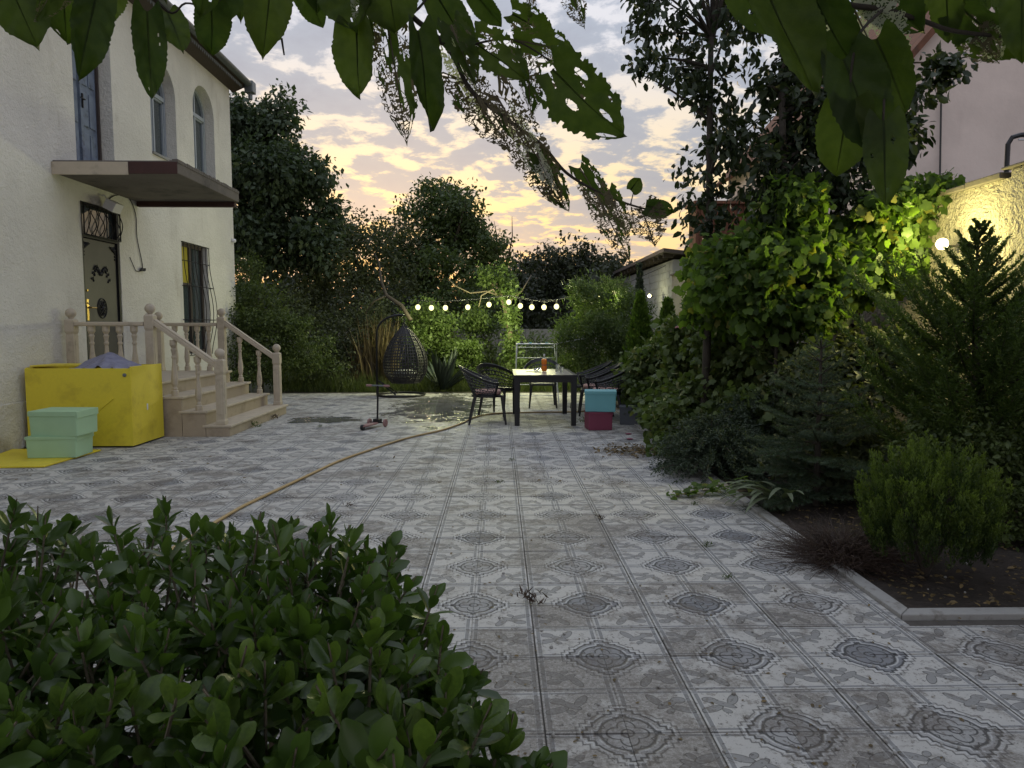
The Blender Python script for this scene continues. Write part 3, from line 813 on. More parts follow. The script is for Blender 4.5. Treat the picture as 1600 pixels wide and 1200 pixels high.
# ================================================================== PORCH STAIRCASE
SY0, SY1 = 9.47, 12.05
st = empty('stone_staircase', (-4.6, (SY0+SY1)/2, 0)); tag(st, 'beige stone porch staircase with turned balusters and ball topped posts below the front door', 'staircase')
def sb(m, name, mat, parent=None, **k):
    m.v = [(v[0]+4.6, v[1]-(SY0+SY1)/2, v[2]) for v in m.v]
    return m.build(name, mat, parent or st, **k)
fx = [-3.60, -3.91, -4.22, -4.53]; hz = [.155, .345, .54, .73]
for k_ in range(4):
    z0 = 0 if k_ == 0 else hz[k_-1]
    x_in = WX+.004 if k_ == 3 else fx[k_+1]-.04
    m = MB(); m.box(x_in, fx[k_], SY0+.02+.0, SY1-.02, (0 if k_ == 0 else hz[k_-1]-.005), hz[k_]-.034); sb(m, 'riser', M['stone_base'], bevel=.003)
    m = MB(); m.box(x_in, fx[k_]+.03, SY0-.012, SY1+.012, hz[k_]-.032, hz[k_]); sb(m, 'tread', M['travertine'], bevel=.006)
# side cladding slabs under the treads (seen below each tread's end)
for k_ in range(3):
    x0_, x1_ = fx[k_+1], fx[k_]
    m = MB(); m.box(x0_+.003, x1_-.003, SY0, SY0+.018, 0, hz[k_]-.034); sb(m, 'side_slab', M['stone_base'], bevel=.003)
m = MB(); m.box(-5.15, fx[3]-.003, SY0, SY0+.018, 0, hz[3]-.034); sb(m, 'side_slab', M['stone_base'], bevel=.003)
m = MB(); m.box(WX+.006, -5.156, SY0, SY0+.018, 0, hz[3]-.034); sb(m, 'side_slab', M['stone_base'], bevel=.003)
def post(x, y, z, h):
    m = MB(); a_ = .055
    m.lathe([(a_*1.41*1.12, 0), (a_*1.41*1.12, .05), (a_*1.41, .07), (a_*1.41*1.0, h*.72), (a_*1.41*.92, h*.76), (a_*1.41*1.12, h*.80), (a_*1.41*1.12, h-.02), (a_*1.41*.8, h)], 4, (x, y, z), rot=pi/4)
    p = sb(m, 'post', M['travertine'], bevel=.006)
    m = MB()
    for s in (-1, 1):
        m.box(x-.026, x+.026, y+s*(a_+.001)-.004, y+s*(a_+.001)+.004, z+.14, z+h*.66); m.box(x+s*(a_+.001)-.004, x+s*(a_+.001)+.004, y-.026, y+.026, z+.14, z+h*.66)
    sb(m, 'post_panel', M['travertine'], p, bevel=.003)
    m = MB(); m.lathe([(.035, -.01), (.028, .01), (.04, .018)]+[(.066*math.sin(t), .075-.066*math.cos(t)) for t in np.linspace(.5, pi-.02, 10)], 16, (x, y, z+h)); sb(m, 'ball_finial', M['travertine'], p, smooth=True)
prof0 = [(.046, 0), (.046, .07), (.030, .085), (.036, .10), (.026, .12), (.040, .17), (.044, .24), (.036, .33), (.026, .42), (.022, .50), (.030, .52), (.030, .54), (.022, .55), (.028, .60), (.036, .63), (.024, .65), (.040, .68), (.046, .69), (.046, .76)]
def baluster(x, y, z, h):
    m = MB(); k_ = h/.76
    m.lathe([(r_, q*k_) for r_, q in prof0], 12, (x, y, z))
    o = sb(m, 'baluster', M['travertine'], smooth=False); return o
for yy in (SY0+.075, SY1-.075):
    pw = [(-5.66, hz[3], .84), (-4.62, hz[3], .90), (-3.72, hz[0], .88)]
    for (x_, z_, h_) in pw: post(x_, yy, z_, h_)
    top = hz[3]+.80
    m = MB(); m.box(-5.60, -4.69, yy-.06, yy+.06, top-.055, top); sb(m, 'handrail', M['travertine'], bevel=.014)
    for x_ in (-5.40, -5.21, -5.03, -4.84): baluster(x_, yy, hz[3], top-.056-hz[3])
    A = Vector((-4.58, yy, hz[3]+.79)); B = Vector((-3.75, yy, hz[0]+.77))
    m = MB(); u = (B-A).normalized(); w_ = Vector((0, 1, 0)); q_ = u.cross(w_)
    for (hw, t0, t1) in ((.058, -.03, .018), (.042, -.055, -.028)):
        vs = [c+w_*s*hw+q_*(-t) for c in (A, B) for t in (t0, t1) for s in (-1, 1)]
        m.add(vs, [(0, 1, 3, 2), (4, 6, 7, 5), (0, 4, 5, 1), (2, 3, 7, 6), (0, 2, 6, 4), (1, 5, 7, 3)])
    sb(m, 'sloping_handrail', M['travertine'], bevel=.006)
    for (x_, z_) in ((-4.33, hz[2]), (-4.02, hz[1])):
        t = (x_-A.x)/(B.x-A.x); zt = A.z+(B.z-A.z)*t-.05
        baluster(x_, yy, z_, zt-z_)
# ================================================================== YELLOW CRATE AND BOXES
A = G(209, 699.5); B = G(250, 678.5)
x0, x1, y0, y1, H = -5.70, A.x, A.y, 9.42, .985
yc = empty('yellow_playbox', ((x0+x1)/2, (y0+y1)/2, 0)); tag(yc, 'large open topped yellow board box beside the porch stairs holding a plastic sheet', 'box')
def yb(m, name, mat, parent=None, **k):
    m.v = [(v[0]-(x0+x1)/2, v[1]-(y0+y1)/2, v[2]) for v in m.v]; return m.build(name, mat, parent or yc, **k)
t = .02
m = MB(); m.box(x0, x1, y0, y0+t, .02, H-.02); fp = yb(m, 'front_panel', M['yellow'], bevel=.003)
m = MB(); m.box(x1-t, x1, y0+t+.001, y1, .02, H+.0); yb(m, 'side_panel', M['yellow'], bevel=.003)
m = MB(); m.box(x0, x0+t, y0+t+.001, y1, .02, H-.01); yb(m, 'side_panel', M['yellow'], bevel=.003)
m = MB(); m.box(x0+t+.001, x1-t-.001, y1-t, y1, .02, H-.01); yb(m, 'rear_panel', M['yellow'], bevel=.003)
m = MB(); m.box(x0+t+.001, x1-t-.001, y0+t+.001, y1-t-.001, .02, .04); yb(m, 'base_panel', M['yellow'])
m = MB(); m.box(x0+.03, x1-.03, y0+.03, y1-.03, 0, .019); yb(m, 'base_runner', M['black'])
m = MB(); m.prism([(x0+.22, H-.015), (x0+.30, H-.05), (x0+.34, H-.012), (x0+.9, H-.012), (x0+.9, H+.008), (x0, H+.008), (x0, H-.015)][::-1][:0] or [(x0+.0, y0+.10), (x0+.45, y0+.30), (x0+.55, y0+.58), (x0, y0+.58)], H-.006, H+.012, 'z'); yb(m, 'folded_flap', M['yellow'], bevel=.002)
m = MB(); m.prism([(x0+.55, .02), (x0+.56, .30), (x0+1.02, .62), (x0+1.05, .60), (x0+.62, .25), (x0+.62, .02)], y0-.012, y0-.0005, 'y')
yb(m, 'diagonal_strip', M['yellow'], fp)
m = MB(); m.lathe([(.022, 0), (.022, .012), (.012, .016)], 12, (0, 0, 0)); m.v = [(x1-.07+v[0], y0-.001-v[2], H-.10+v[1]) for v in m.v]; yb(m, 'cam_fastener', M['gutter'], fp)
m = MB(); m.box(x1+.0005, x1+.003, y0+.36, y0+.39, .42, .50); yb(m, 'paper_sticker', M['paper'])
# plastic sheet bulging out
gx, gy = 34, 24; vs = []
for j in range(gy+1):
    for i in range(gx+1):
        u, v = i/gx*2-1, j/gy*2-1
        r_ = max(abs(u), abs(v)); rad = math.sqrt(u*u+v*v)
        ang = math.atan2(v, u)
        zz = .19*max(0, 1-rad*.85)-.05*abs(math.sin(ang*2.5+.6))*rad*(1.3-rad)-.03*abs(math.sin(ang*4+u*3))*rad+.012*math.sin(v*23-u*14)
        vs.append((u*.38+.02*math.sin(v*7), v*.26, zz))
m = MB(); m.add(vs, [(j*(gx+1)+i, j*(gx+1)+i+1, (j+1)*(gx+1)+i+1, (j+1)*(gx+1)+i) for j in range(gy) for i in range(gx)])
c_ = AT(172, 570, y0+.36)
tag(m.build('plastic_sheet', M['bag'], smooth=True, loc=(c_.x, c_.y, .96)), 'crumpled violet grey plastic sheet bulging from the open yellow box', 'plastic sheet')
# yellow base board on the paving
P_ = [G(-60, 733), G(69, 731), G(158, 705), G(20, 704)]
m = MB(); cx_ = sum((p for p in P_), Vector())/4
poly = [(p.x-cx_.x, p.y-cx_.y) for p in P_]
m.prism(poly, .004, .022); bb = m.build('yellow_board', M['yellow'], loc=(cx_.x, cx_.y, 0), bevel=.003)
tag(bb, 'flat yellow board lying on the paving under the two mint green boxes', 'board')

def cardbox(name, mat, c, w, d, h, rz, lidh, label, tilt=(0, 0)):
    e_ = empty(name, c, rz); e_.rotation_euler = (tilt[0], tilt[1], rz); tag(e_, label, 'box')
    m = MB(); m.add([(-w/2*.97, -d/2*.97, 0), (w/2*.97, -d/2*.97, 0), (w/2*.97, d/2*.97, 0), (-w/2*.97, d/2*.97, 0), (-w/2, -d/2, h-.006), (w/2, -d/2, h-.006), (w/2, d/2, h-.006), (-w/2, d/2, h-.006)],
                    [(3, 2, 1, 0), (4, 5, 6, 7), (0, 1, 5, 4), (1, 2, 6, 5), (2, 3, 7, 6), (3, 0, 4, 7)])
    m.build('box_body', mat, e_, bevel=.008)
    m = MB(); q = .006
    m.box(-w/2-q, w/2+q, -d/2-q, -d/2-.001, h-lidh, h); m.box(w/2+.001, w/2+q, -d/2-q, d/2+q, h-lidh-.02, h-.001)
    m.box(-w/2-q, w/2+q, -d/2-q, d/2+q, h-.004, h+.004)
    m.build('lid', mat, e_, bevel=.004)
    return e_
g1 = G(79, 719)
cardbox('mint_box', M['green_card'], (g1.x, g1.y+.19, .022), .53, .38, .235, R(4), .03, 'lower mint green box of the pair, flaps bent out, resting on the yellow board')
cardbox('mint_box', M['green_card'], (g1.x+.05, g1.y+.20, .262), .54, .38, .275, R(-3), .05, 'upper mint green box of the pair, stacked in front of the yellow box', (R(1), 0))
m = MB(); m.prism([(-.05, 0), (.1, -.02), (.1, .02), (-.05, .06)], 0, .004)
g2 = G(937, 672.5)
cardbox('crimson_box', M['crimson'], (g2.x, g2.y+.16, 0), .345, .32, .255, R(5), .02, 'crimson box standing on the paving beneath the pale teal box')
cardbox('teal_box', M['teal'], (g2.x+.03, g2.y+.17, .262), .44, .34, .29, R(-8), .04, 'pale teal box stacked on the crimson box beside the table')
g3 = G(987, 664)
cardbox('grey_box', M['greybox'], (g3.x+.02, g3.y+.16, 0), .34, .30, .27, R(-12), .02, 'dark grey box on the paving half under the bushes by the teal box')

# ================================================================== TABLE
tx0, tx1, ty0, ty1, TZ = XA(803, 10.45), XA(902.5, 10.45), 10.42, 11.95, .755
tb = empty('garden_table', ((tx0+tx1)/2, (ty0+ty1)/2, 0)); tag(tb, 'dark garden table with square legs and a worn pale grey top', 'table')
hx, hy = (tx1-tx0)/2, (ty1-ty0)/2
m = MB(); m.box(-hx+.02, hx-.02, -hy+.02, hy-.02, TZ-.028, TZ-.004); tt = m.build('table_top', M['tabletop'], tb, bevel=.004)
m = MB()
for (a, b, c, d) in ((-hx, hx, -hy, -hy+.045), (-hx, hx, hy-.045, hy), (-hx, -hx+.045, -hy+.045, hy-.045), (hx-.045, hx, -hy+.045, hy-.045)): m.box(a, b, c, d, TZ-.035, TZ)
m.build('top_edge', M['black'], tt)
m = MB()
for (a, b, c, d) in ((-hx+.03, hx-.03, -hy+.02, -hy+.05), (-hx+.03, hx-.03, hy-.05, hy-.02), (-hx+.02, -hx+.05, -hy+.05, hy-.05), (hx-.05, hx-.02, -hy+.05, hy-.05)): m.box(a, b, c, d, TZ-.11, TZ-.036)
m.build('apron', M['black'], tb)
for sx in (-1, 1):
    for sy in (-1, 1):
        m = MB(); m.lathe([(.052, 0), (.062, TZ-.036)], 4, (sx*(hx-.048), sy*(hy-.048), 0), rot=pi/4); m.build('leg', M['black'], tb, bevel=.006)

# ================================================================== CHAIRS
def chair_proto():
    e_ = empty('armchair')
    # shell: faces +Y (sitter looks +Y), back at -Y
    nu, nv = 108, 26
    rim = lambda a: .63+.24*max(0, math.cos(a*.82))**1.6      # height of the rim
    g = np.zeros((nu+1, nv+1, 3))
    for i in range(nu+1):
        a = (i/nu*2-1)*R(118)
        for j in range(nv+1):
            v = j/nv
            zb = .44; zt = rim(a)
            z = zb+(zt-zb)*v
            r = .235+.075*v+.03*v*v
            x = math.sin(a)*r*1.02; y = -math.cos(a)*r-.10*v*max(0, math.cos(a))
            g[i, j] = (x, y, z)
    hexs = []
    m = MB(); m.v = [tuple(p) for p in g.reshape(-1, 3)]
    for i in range(nu):
        for j in range(nv):
            uu = (i+.5)/4.5; vv = (j+.5)/3.9
            row = math.floor(vv); fx_ = (uu+.5*(row % 2)) % 1-.5; fy_ = vv % 1-.5
            if 1 < j < nv-2 and 1 < i < nu-2 and (fx_*1.0)**2+(fy_*1.0)**2 < .455**2: continue
            a = i*(nv+1)+j; m.f.append((a, a+nv+1, a+nv+2, a+1)); m.mi.append(0)
    o = m.build('pierced_backrest', M['black'], e_)
    sd_ = o.modifiers.new('s', 'SOLIDIFY'); sd_.thickness = .007
    m = MB(); m.tube([tuple(g[i, nv]) for i in range(0, nu+1, 3)], .013, 8)
    m.tube([tuple(g[0, j]) for j in range(nv, -1, -4)], .011, 6); m.tube([tuple(g[nu, j]) for j in range(nv, -1, -4)], .011, 6); m.build('rim', M['black'], e_, smooth=True)
    m = MB(); pts = [(.25*math.sin(t)*1.02, -.25*math.cos(t)) for t in np.linspace(-R(125), R(125), 18)]+[(.19, .24), (-.19, .24)]
    m.prism(pts, .405, .44); m.build('seat', M['black'], e_, bevel=.008)
    for sx in (-1, 1):
        m = MB(); m.taper((sx*.215, .215, .42), (sx*.245, .265, 0), .020, .014, .022, .015); m.build('leg', M['black'], e_, bevel=.004)
        m = MB(); m.taper((sx*.195, -.19, .42), (sx*.235, -.29, 0), .020, .014, .022, .015); m.build('leg', M['black'], e_, bevel=.004)
    m = MB()
    cu = [(.21*math.copysign(abs(math.cos(t))**.45, math.cos(t)), .20*math.copysign(abs(math.sin(t))**.45, math.sin(t))) for t in np.linspace(0, 2*pi, 24, endpoint=False)]
    m.prism(cu, .442, .505); m.build('seat_cushion', M['pinkcush'], e_, bevel=.022, seg=3)
    return e_
ch = chair_proto()
chairs = [  # x, y, rot (sitter looks along +Y before rotation), cushion, label
 (XA(764, 10.75)-.02, 10.80, R(-88), True, 'nearest black pierced armchair on the left of the table with a faded pink cushion'),
 (XA(780, 12.0), 11.85, R(-28), False, 'black pierced armchair behind the nearest left one, its round back turned to the camera'),
 (XA(848, 13.0), 12.95, R(178), False, 'black armchair beyond the far end of the table by the drying rack'),
 (XA(948, 11.0), 11.05, R(80), True, 'nearest right hand armchair, tipped back behind the teal box, with a pink cushion'),
 (XA(931, 11.75), 11.75, R(85), True, 'middle black armchair along the right side of the table'),
 (XA(918, 12.45), 12.45, R(88), False, 'farthest black armchair along the right side of the table'),
]
for k_, (x, y, rz, cu, lab) in enumerate(chairs):
    o = ch if k_ == 0 else copy_tree(ch)
    if k_: o.name = 'armchair'
    o.location = (x, y, 0); o.rotation_euler.z = rz
    tag(o, lab, 'armchair', 'armchairs round the garden table')
for k_, o in enumerate([o for o in bpy.data.objects if o.get('category') == 'armchair']): pass
for o in [o for o in bpy.data.objects if o.get('category') == 'armchair']:
    if 'cushion' not in o['label'] and 'middle' not in o['label']:
        for c in children(o):
            if c.name.startswith('seat_cushion'): bpy.data.objects.remove(c)

# bottle, jars, clutter on the table
def onT(px, Y): return (XA(px, Y), Y, TZ+.001)
bt = empty('drink_bottle', onT(850.5, 11.3)); tag(bt, 'clear plastic bottle of orange drink standing on the table', 'bottle')
m = MB(); m.lathe([(.034, 0), (.042, .01), (.042, .075), (.036, .10), (.043, .13), (.043, .175), (.030, .20)], 16); m.build('drink', M['orange'], bt, smooth=True)
m = MB(); m.lathe([(.030, .2005), (.018, .222), (.013, .235), (.013, .25)], 16); m.build('bottle_neck', M['clear'], bt, smooth=True)
m = MB(); m.lathe([(.016, .2505), (.016, .272), (.012, .274)], 14); m.build('bottle_cap', M['paper'], bt)
m = MB(); m.lathe([(.0375, .088), (.0375, .112)], 16); m.build('bottle_label', M['crimson'], bt)
def jar(px, Y, r, h, label):
    e_ = empty('glass_jar', onT(px, Y)); tag(e_, label, 'jar')
    m = MB(); m.lathe([(r*.9, 0), (r, .008), (r, h*.8), (r*.85, h*.9)], 14); m.build('jar_body', M['clear'], e_, smooth=True)
    m = MB(); m.lathe([(r*.88, h*.9+.001), (r*.88, h)], 14); m.build('jar_lid', M['gutter'], e_)
jar(871.5, 11.15, .035, .12, 'tall glass jar with a grey lid right of the orange bottle')
jar(878.5, 10.95, .028, .09, 'short glass jar at the right edge of the table top')
m = MB()
for q in range(9):
    m.ball((.05*math.cos(q*2.4)*(.3+q/9), .04*math.sin(q*2.4)*(.3+q/9), .02+.012*(q % 3)), .022+.006*(q % 2), 7, 5, .8)
tag(m.build('crumpled_wrapper', M['clear'], loc=onT(839, 11.25)), 'crumpled clear wrapper lying left of the orange bottle', 'wrapper')
m = MB(); m.tube([(0, 0, .004), (.14, .03, .006), (.2, .02, .005)], .005, 6); m.box(-.04, .0, -.012, .012, .001, .007)
tag(m.build('table_knife', M['gutter'], loc=onT(826, 11.2)), 'small metal knife lying on the left side of the table top', 'knife')
m = MB(); m.prism([(-.13, -.1), (.12, -.09), (.15, .1), (-.09, .11)], .002, .008)
pp = G(905, 631); tag(m.build('paper_sheet', M['paper'], loc=(pp.x, pp.y, .003)), 'white sheet of paper lying on the paving behind the teal box', 'paper')

# ================================================================== DRYING RACK
DY = 13.9
dr = empty('drying_rack', (XA(838, DY), DY, 0)); tag(dr, 'white folding clothes drying rack standing behind the table', 'drying rack')
w, d, h = .42, .30, ZA(537, DY)
for sx in (-1, 1):
    m = MB(); m.tube([(sx*w, -d, 0), (sx*w*.9, d, h)], .010, 6); m.build('leg', M['white'], dr)
    m = MB(); m.tube([(sx*w, d, 0), (sx*w*.9, -d, h)], .010, 6); m.build('leg', M['white'], dr)
m = MB()
for t in (.12, .3, .55, .75, .93): m.tube([(-w*(1-.1*t), -d+2*d*t, h*t), (w*(1-.1*t), -d+2*d*t, h*t)], .007, 5)
m.build('cross_bar', M['white'], dr)
m = MB()
for k_ in range(10): m.tube([(-w*.9, -d+2*d*k_/9, h), (w*.9, -d+2*d*k_/9, h)], .004, 5)
m.tube([(-w*.92, -d, h), (-w*.92, d, h)], .010, 6); m.tube([(w*.92, -d, h), (w*.92, d, h)], .010, 6); m.build('rack_top', M['white'], dr)
for sg in (-1, 1):
    m = MB(); z2 = h+.03+.04*(sg+1)
    for k_ in range(7): m.tube([(sg*w*.95, -d+2*d*k_/6, h+.01), (sg*(w*.95+.52), -d+2*d*k_/6, z2)], .004, 5) if sg > 0 else None
    if sg > 0:
        m.tube([(w*.95, -d, h+.01), (w*.95+.52, -d, z2), (w*.95+.52, d, z2), (w*.95, d, h+.01)], .010, 6); m.build('wing', M['white'], dr)
for k_ in range(5):
    m = MB(); x_ = -.3+.16*k_; m.prism([(x_, -.02), (x_+.05, -.02), (x_+.05, .02), (x_, .02)], h+.006, h+.03); m.build('clothes_peg', M['teal'] if k_ % 2 else M['black'], dr)

# ================================================================== HANGING CHAIR
HB = G(627, 618)
hs = empty('hanging_chair_stand', (HB.x, HB.y, 0)); tag(hs, 'dark steel arched stand with ring foot carrying the hanging egg chair', 'stand')
rad = .50
m = MB(); m.tube([(rad*math.cos(t), rad*math.sin(t), .022) for t in np.linspace(0, 2*pi, 40, endpoint=False)], .022, 8, closed=True); m.build('ring_foot', M['darkmetal'], hs, smooth=True)
zt = ZA(491.5, HB.y)
pxl = XA(588, HB.y)-HB.x
m = MB(); arc = [(pxl, 0, .02), (pxl, 0, 1.0), (pxl+.01, 0, zt-.38)]+[(pxl+.52-.51*math.cos(t), 0, zt-.38+.37*math.sin(t)) for t in np.linspace(.25, pi/2+.12, 9)]
m.tube(arc, .024, 9); m.build('arched_pole', M['darkmetal'], hs, smooth=True)
m = MB(); m.tube([(pxl, 0, .34), (pxl+.42, -.2, .03)], .014, 6); m.tube([(pxl, 0, .34), (pxl+.42, .2, .03)], .014, 6); m.build('brace', M['darkmetal'], hs)
top = Vector(arc[-1]); ez0 = ZA(597, HB.y); ez1 = ZA(509, HB.y); ecx = XA(632, HB.y)-HB.x
m = MB(); m.tube([(top.x-.04, 0, top.z+.01), (top.x-.04, 0, top.z-.10), (ecx+.06, 0, ez1+.12)], .007, 5)
m.build('hanging_chain', M['darkmetal'], hs)
eg = empty('hanging_egg_chair', (HB.x+ecx, HB.y, 0), R(0)); tag(eg, 'black wicker egg chair hanging from its arched stand at the lawn edge', 'hanging chair')
HE = ez1-ez0; WE = .455
def egr(v):      # v 0 bottom, 1 top
    return WE*(math.sin(pi*min(1, (v*.93+.07))**.80))**.62 if v < 1 else 0
def egp(u, v, k=1.0):
    a = R(-90)+u
    v2 = min(max(v, 0), .995)
    r = k*WE*(max(1e-4, math.sin(pi*(v2*.9+.10)**.74)))**.75
    return (r*math.cos(a), r*math.sin(a)*.9, ez0+HE*v)
nu, nv = 150, 96
m = MB(); m.v = [egp(R(-112)+R(224)*i/nu-R(14), j/nv) for i in range(nu+1) for j in range(nv+1)]
for i in range(nu):
    for j in range(nv):
        a = i*(nv+1)+j
        hole = (i % 5 in (1, 2, 3)) and (j % 5 in (1, 2, 3)) and 6 < j < 82 and (i % 25 > 0)
        if not hole: m.f.append((a, a+nv+1, a+nv+2, a+1)); m.mi.append(0)
o = m.build('woven_shell', M['weave'], eg); s_ = o.modifiers.new('s', 'SOLIDIFY'); s_.thickness = .012
m = MB(); m.ball((0, 0, ez0+.06), .30, 18, 9, .25); m.v = [(v[0], v[1]*.85, v[2]) for v in m.v]; m.build('woven_floor', M['weave'], eg)
for i in range(9):
    u = R(-112)+R(224)*i/8-R(14)
    m = MB(); m.tube([egp(u, t, 1.02) for t in np.linspace(0, .995, 20)], .011 if 0 < i < 8 else .022, 6); m.build('rib', M['weave'], eg, smooth=True)
m = MB(); m.tube([egp(R(6*i), .0, 1.0) for i in range(60)], .018, 6, closed=True); m.build('lower_hoop', M['weave'], eg)
m = MB(); m.tube([(0, 0, ez1-.02), (-.01, 0, ez1+.10), (.02, 0, ez1+.16)], .014, 6)
for s in (-.08, .08): m.tube([(s, 0, ez1-.06), (0, 0, ez1+.10)], .009, 5)
m.build('hanging_strap', M['weave'], eg)
m = MB(); m.ball((0, .02, ez0+.17), .28, 16, 10, .40); m.build('seat_cushion', M['greybox'], eg, smooth=True)

# ================================================================== SCOOTER
sp = G(587, 668)
sc_ = empty('kick_scooter', (sp.x, sp.y+.1, 0), R(-20)); tag(sc_, 'small rose coloured three wheeled kick scooter parked upright in front of the hanging chair', 'scooter')
m = MB(); m.tube([(0, .02, .10), (0, .05, .60)], .014, 8); m.build('steering_column', M['darkmetal'], sc_)
m = MB(); m.tube([(-.16, .05, .60), (.16, .05, .60)], .012, 8); m.build('handlebar', M['gutter'], sc_)
for s in (-1, 1):
    m = MB(); m.tube([(s*.10, .05, .60), (s*.19, .05, .60)], .017, 8); m.build('grip', M['scoot'], sc_)
    m = MB(); m.lathe([(.02, -.014), (.052, -.014), (.058, -.006), (.058, .006), (.052, .014), (.02, .014)], 16); m.v = [(s*.13+v[2], .02+v[0], .058+v[1]) for v in m.v]; m.build('front_wheel', M['scoot'], sc_)
m = MB(); m.tube([(-.13, .02, .058), (.13, .02, .058)], .012, 6); m.box(-.05, .05, -.03, .07, .06, .115); m.build('fork', M['black'], sc_, bevel=.01)
m = MB(); m.prism([(-.035, .0), (.035, .0), (.055, -.12), (.05, -.34), (.025, -.42), (-.025, -.42), (-.05, -.34), (-.055, -.12)], .045, .068); m.build('deck', M['scoot'], sc_, bevel=.006)
m = MB(); m.lathe([(.01, -.02), (.038, -.02), (.042, 0), (.038, .02), (.01, .02)], 14); m.v = [(v[2], -.40+v[0], .042+v[1]) for v in m.v]; m.build('rear_wheel', M['black'], sc_)

# ================================================================== HOSE
hp = [G(px, py, .015) for (px, py) in ((250, 870), (300, 838), (372, 795), (400, 781), (440, 762), (485, 741), (530, 720), (575, 704), (620, 689), (650, 681), (690, 672), (722, 661), (738, 653), (765, 647), (800, 645), (850, 644), (905, 643), (960, 640), (1010, 636))]
cable('garden_hose', hp, .0135, 'long straw coloured garden hose snaking across the tiled yard towards the table', M['hose'], 'hose')

# ================================================================== RIGHT SIDE WALLS AND BUILDINGS
RX = 4.62
gw = empty('garden_wall', (RX, 12, 0)); tag(gw, 'rough rendered boundary wall with a dark coping and the lit wall lamp', 'wall')
def gb(m, name, mat, parent=None, **k):
    m.v = [(v[0]-RX, v[1]-12, v[2]) for v in m.v]; return m.build(name, mat, parent or gw, **k)
WZ = 2.84
m = MB(); m.box(RX, RX+.22, 6.42, 19.0, -.1, WZ-.03); gb(m, 'wall_face', M['wall_r'])
m = MB(); m.box(RX-.03, RX+.30, 1.0, 6.41, -.1, WZ+.04); gb(m, 'pilaster', M['wall_r'], bevel=.02)
yq = 1.0
q = 0
while yq < 19:
    w_ = .5
    m = MB(); dz_ = rr.uniform(-.012, .012); m.box(RX-.06, RX+.30, yq+.004, yq+w_-.004, (WZ+.042 if yq < 6.4 else WZ-.028)+0, (WZ+.075 if yq < 6.4 else WZ+.02)+dz_)
    gb(m, 'coping_stone', M['concrete'], bevel=.008); yq += w_
# old timber door leaning on the wall
dd = empty('old_timber_door', (RX-.35, 9.0, 0)); tag(dd, 'old boarded timber door half hidden under the grape vine', 'door')
for k_ in range(6):
    m = MB(); m.box(-.02, .02, -.62+k_*.21, -.62+k_*.21+.2, 0, 1.9); m.build('board', M['wood'], dd, bevel=.004)
m = MB(); m.box(-.05, -.021, -.62, .63, .3, .4); m.box(-.05, -.021, -.62, .63, 1.5, 1.6); m.build('batten', M['wood'], dd)
# wall lamp
LY = (RX-.27)/XA(1466, 1)
wl = empty('wall_lamp', (RX, LY, ZA(383, LY))); tag(wl, 'bright lit lamp mounted on the rough wall behind the conifer', 'wall lamp')
m = MB(); m.lathe([(.05, 0), (.05, .02), (.03, .03)], 14); m.v = [(-v[2], v[0], v[1]) for v in m.v]; m.build('lamp_base', M['black'], wl)
m = MB(); m.tube([(-.02, 0, 0), (-.20, 0, .0), (-.27, 0, .06)], .012, 6); m.build('lamp_arm', M['black'], wl)
m = MB(); m.ball((-.27, 0, .02), .055, 16, 10); bl = m.build('lamp_globe', M['wall_bulb'], wl, smooth=True)
bl.visible_shadow = True
def point(name, loc, e, c, r=.05, parent=None):
    d_ = bpy.data.lights.new(name, 'POINT'); d_.energy = e; d_.color = c; d_.shadow_soft_size = r
    o = bpy.data.objects.new(name, d_); col.objects.link(o); o.location = loc
    if parent: o.parent = parent
    return o
# far wall lamp, shining on the garden wall beyond the thujas
for (px, py, Y, X_, en, lab) in ((1019, 462, 19*.98, RX, 13, 'small lit lamp low on the far garden wall above the yellow green conifers'),):
    Y = RX/XA(px, 1)
    e_ = empty('wall_lamp', (RX, Y, ZA(py, Y))); tag(e_, lab, 'wall lamp')
    m = MB(); m.lathe([(.05, 0), (.05, .02)], 12); m.v = [(-v[2], v[0], v[1]) for v in m.v]; m.build('lamp_base', M['black'], e_)
    m = MB(); m.ball((-.10, 0, 0), .05, 12, 8); m.build('lamp_globe', M['wall_bulb'], e_, smooth=True)
    point('lamp_light', (-.30, 0, .02), en, (1, .98, .55), .05, e_)
# the shed along the far wall
SX, SY0_, SY1_ = 4.95, AT(1048, 400, 1).y*4.95/XA(1050, 1), 29.0
sz = ZA(391, SY0_)
shd = empty('long_shed', (SX+2, SY0_+4, 0)); tag(shd, 'long grey block shed with an overhanging dark roof beyond the garden wall', 'shed')
def shb(m, name, mat, parent=None, **k):
    m.v = [(v[0]-SX-2, v[1]-SY0_-4, v[2]) for v in m.v]; return m.build(name, mat, parent or shd, **k)
m = MB(); m.box(SX, SX+4, SY0_, SY1_, -.1, sz-.25); shb(m, 'wall', M['concrete_lt'])
m = MB(); m.prism([(SX-.35, sz-.06), (SX+4.3, sz-.6), (SX+4.3, sz-.5), (SX-.35, sz+.04)], SY0_-.3, SY1_+.3, 'y'); shb(m, 'roof', M['doorframe'])
for k_ in range(16):
    m = MB(); yk = SY0_+k_*.62; m.box(SX-.28, SX-.002, yk, yk+.09, sz-.20, sz-.075); shb(m, 'rafter_end', M['wood'])
for k_ in range(9):
    for r_ in range(5): 
        m = MB(); yk = SY0_+.02+k_*.9+(.4 if r_ % 2 else 0); m.box(SX-.012, SX-.001, yk, yk+.86, 2.2+r_*.22, 2.2+r_*.22+.205); 
        if sz-.3 > 2.2+r_*.22+.2: shb(m, 'block', M['concrete_lt'], bevel=.004)
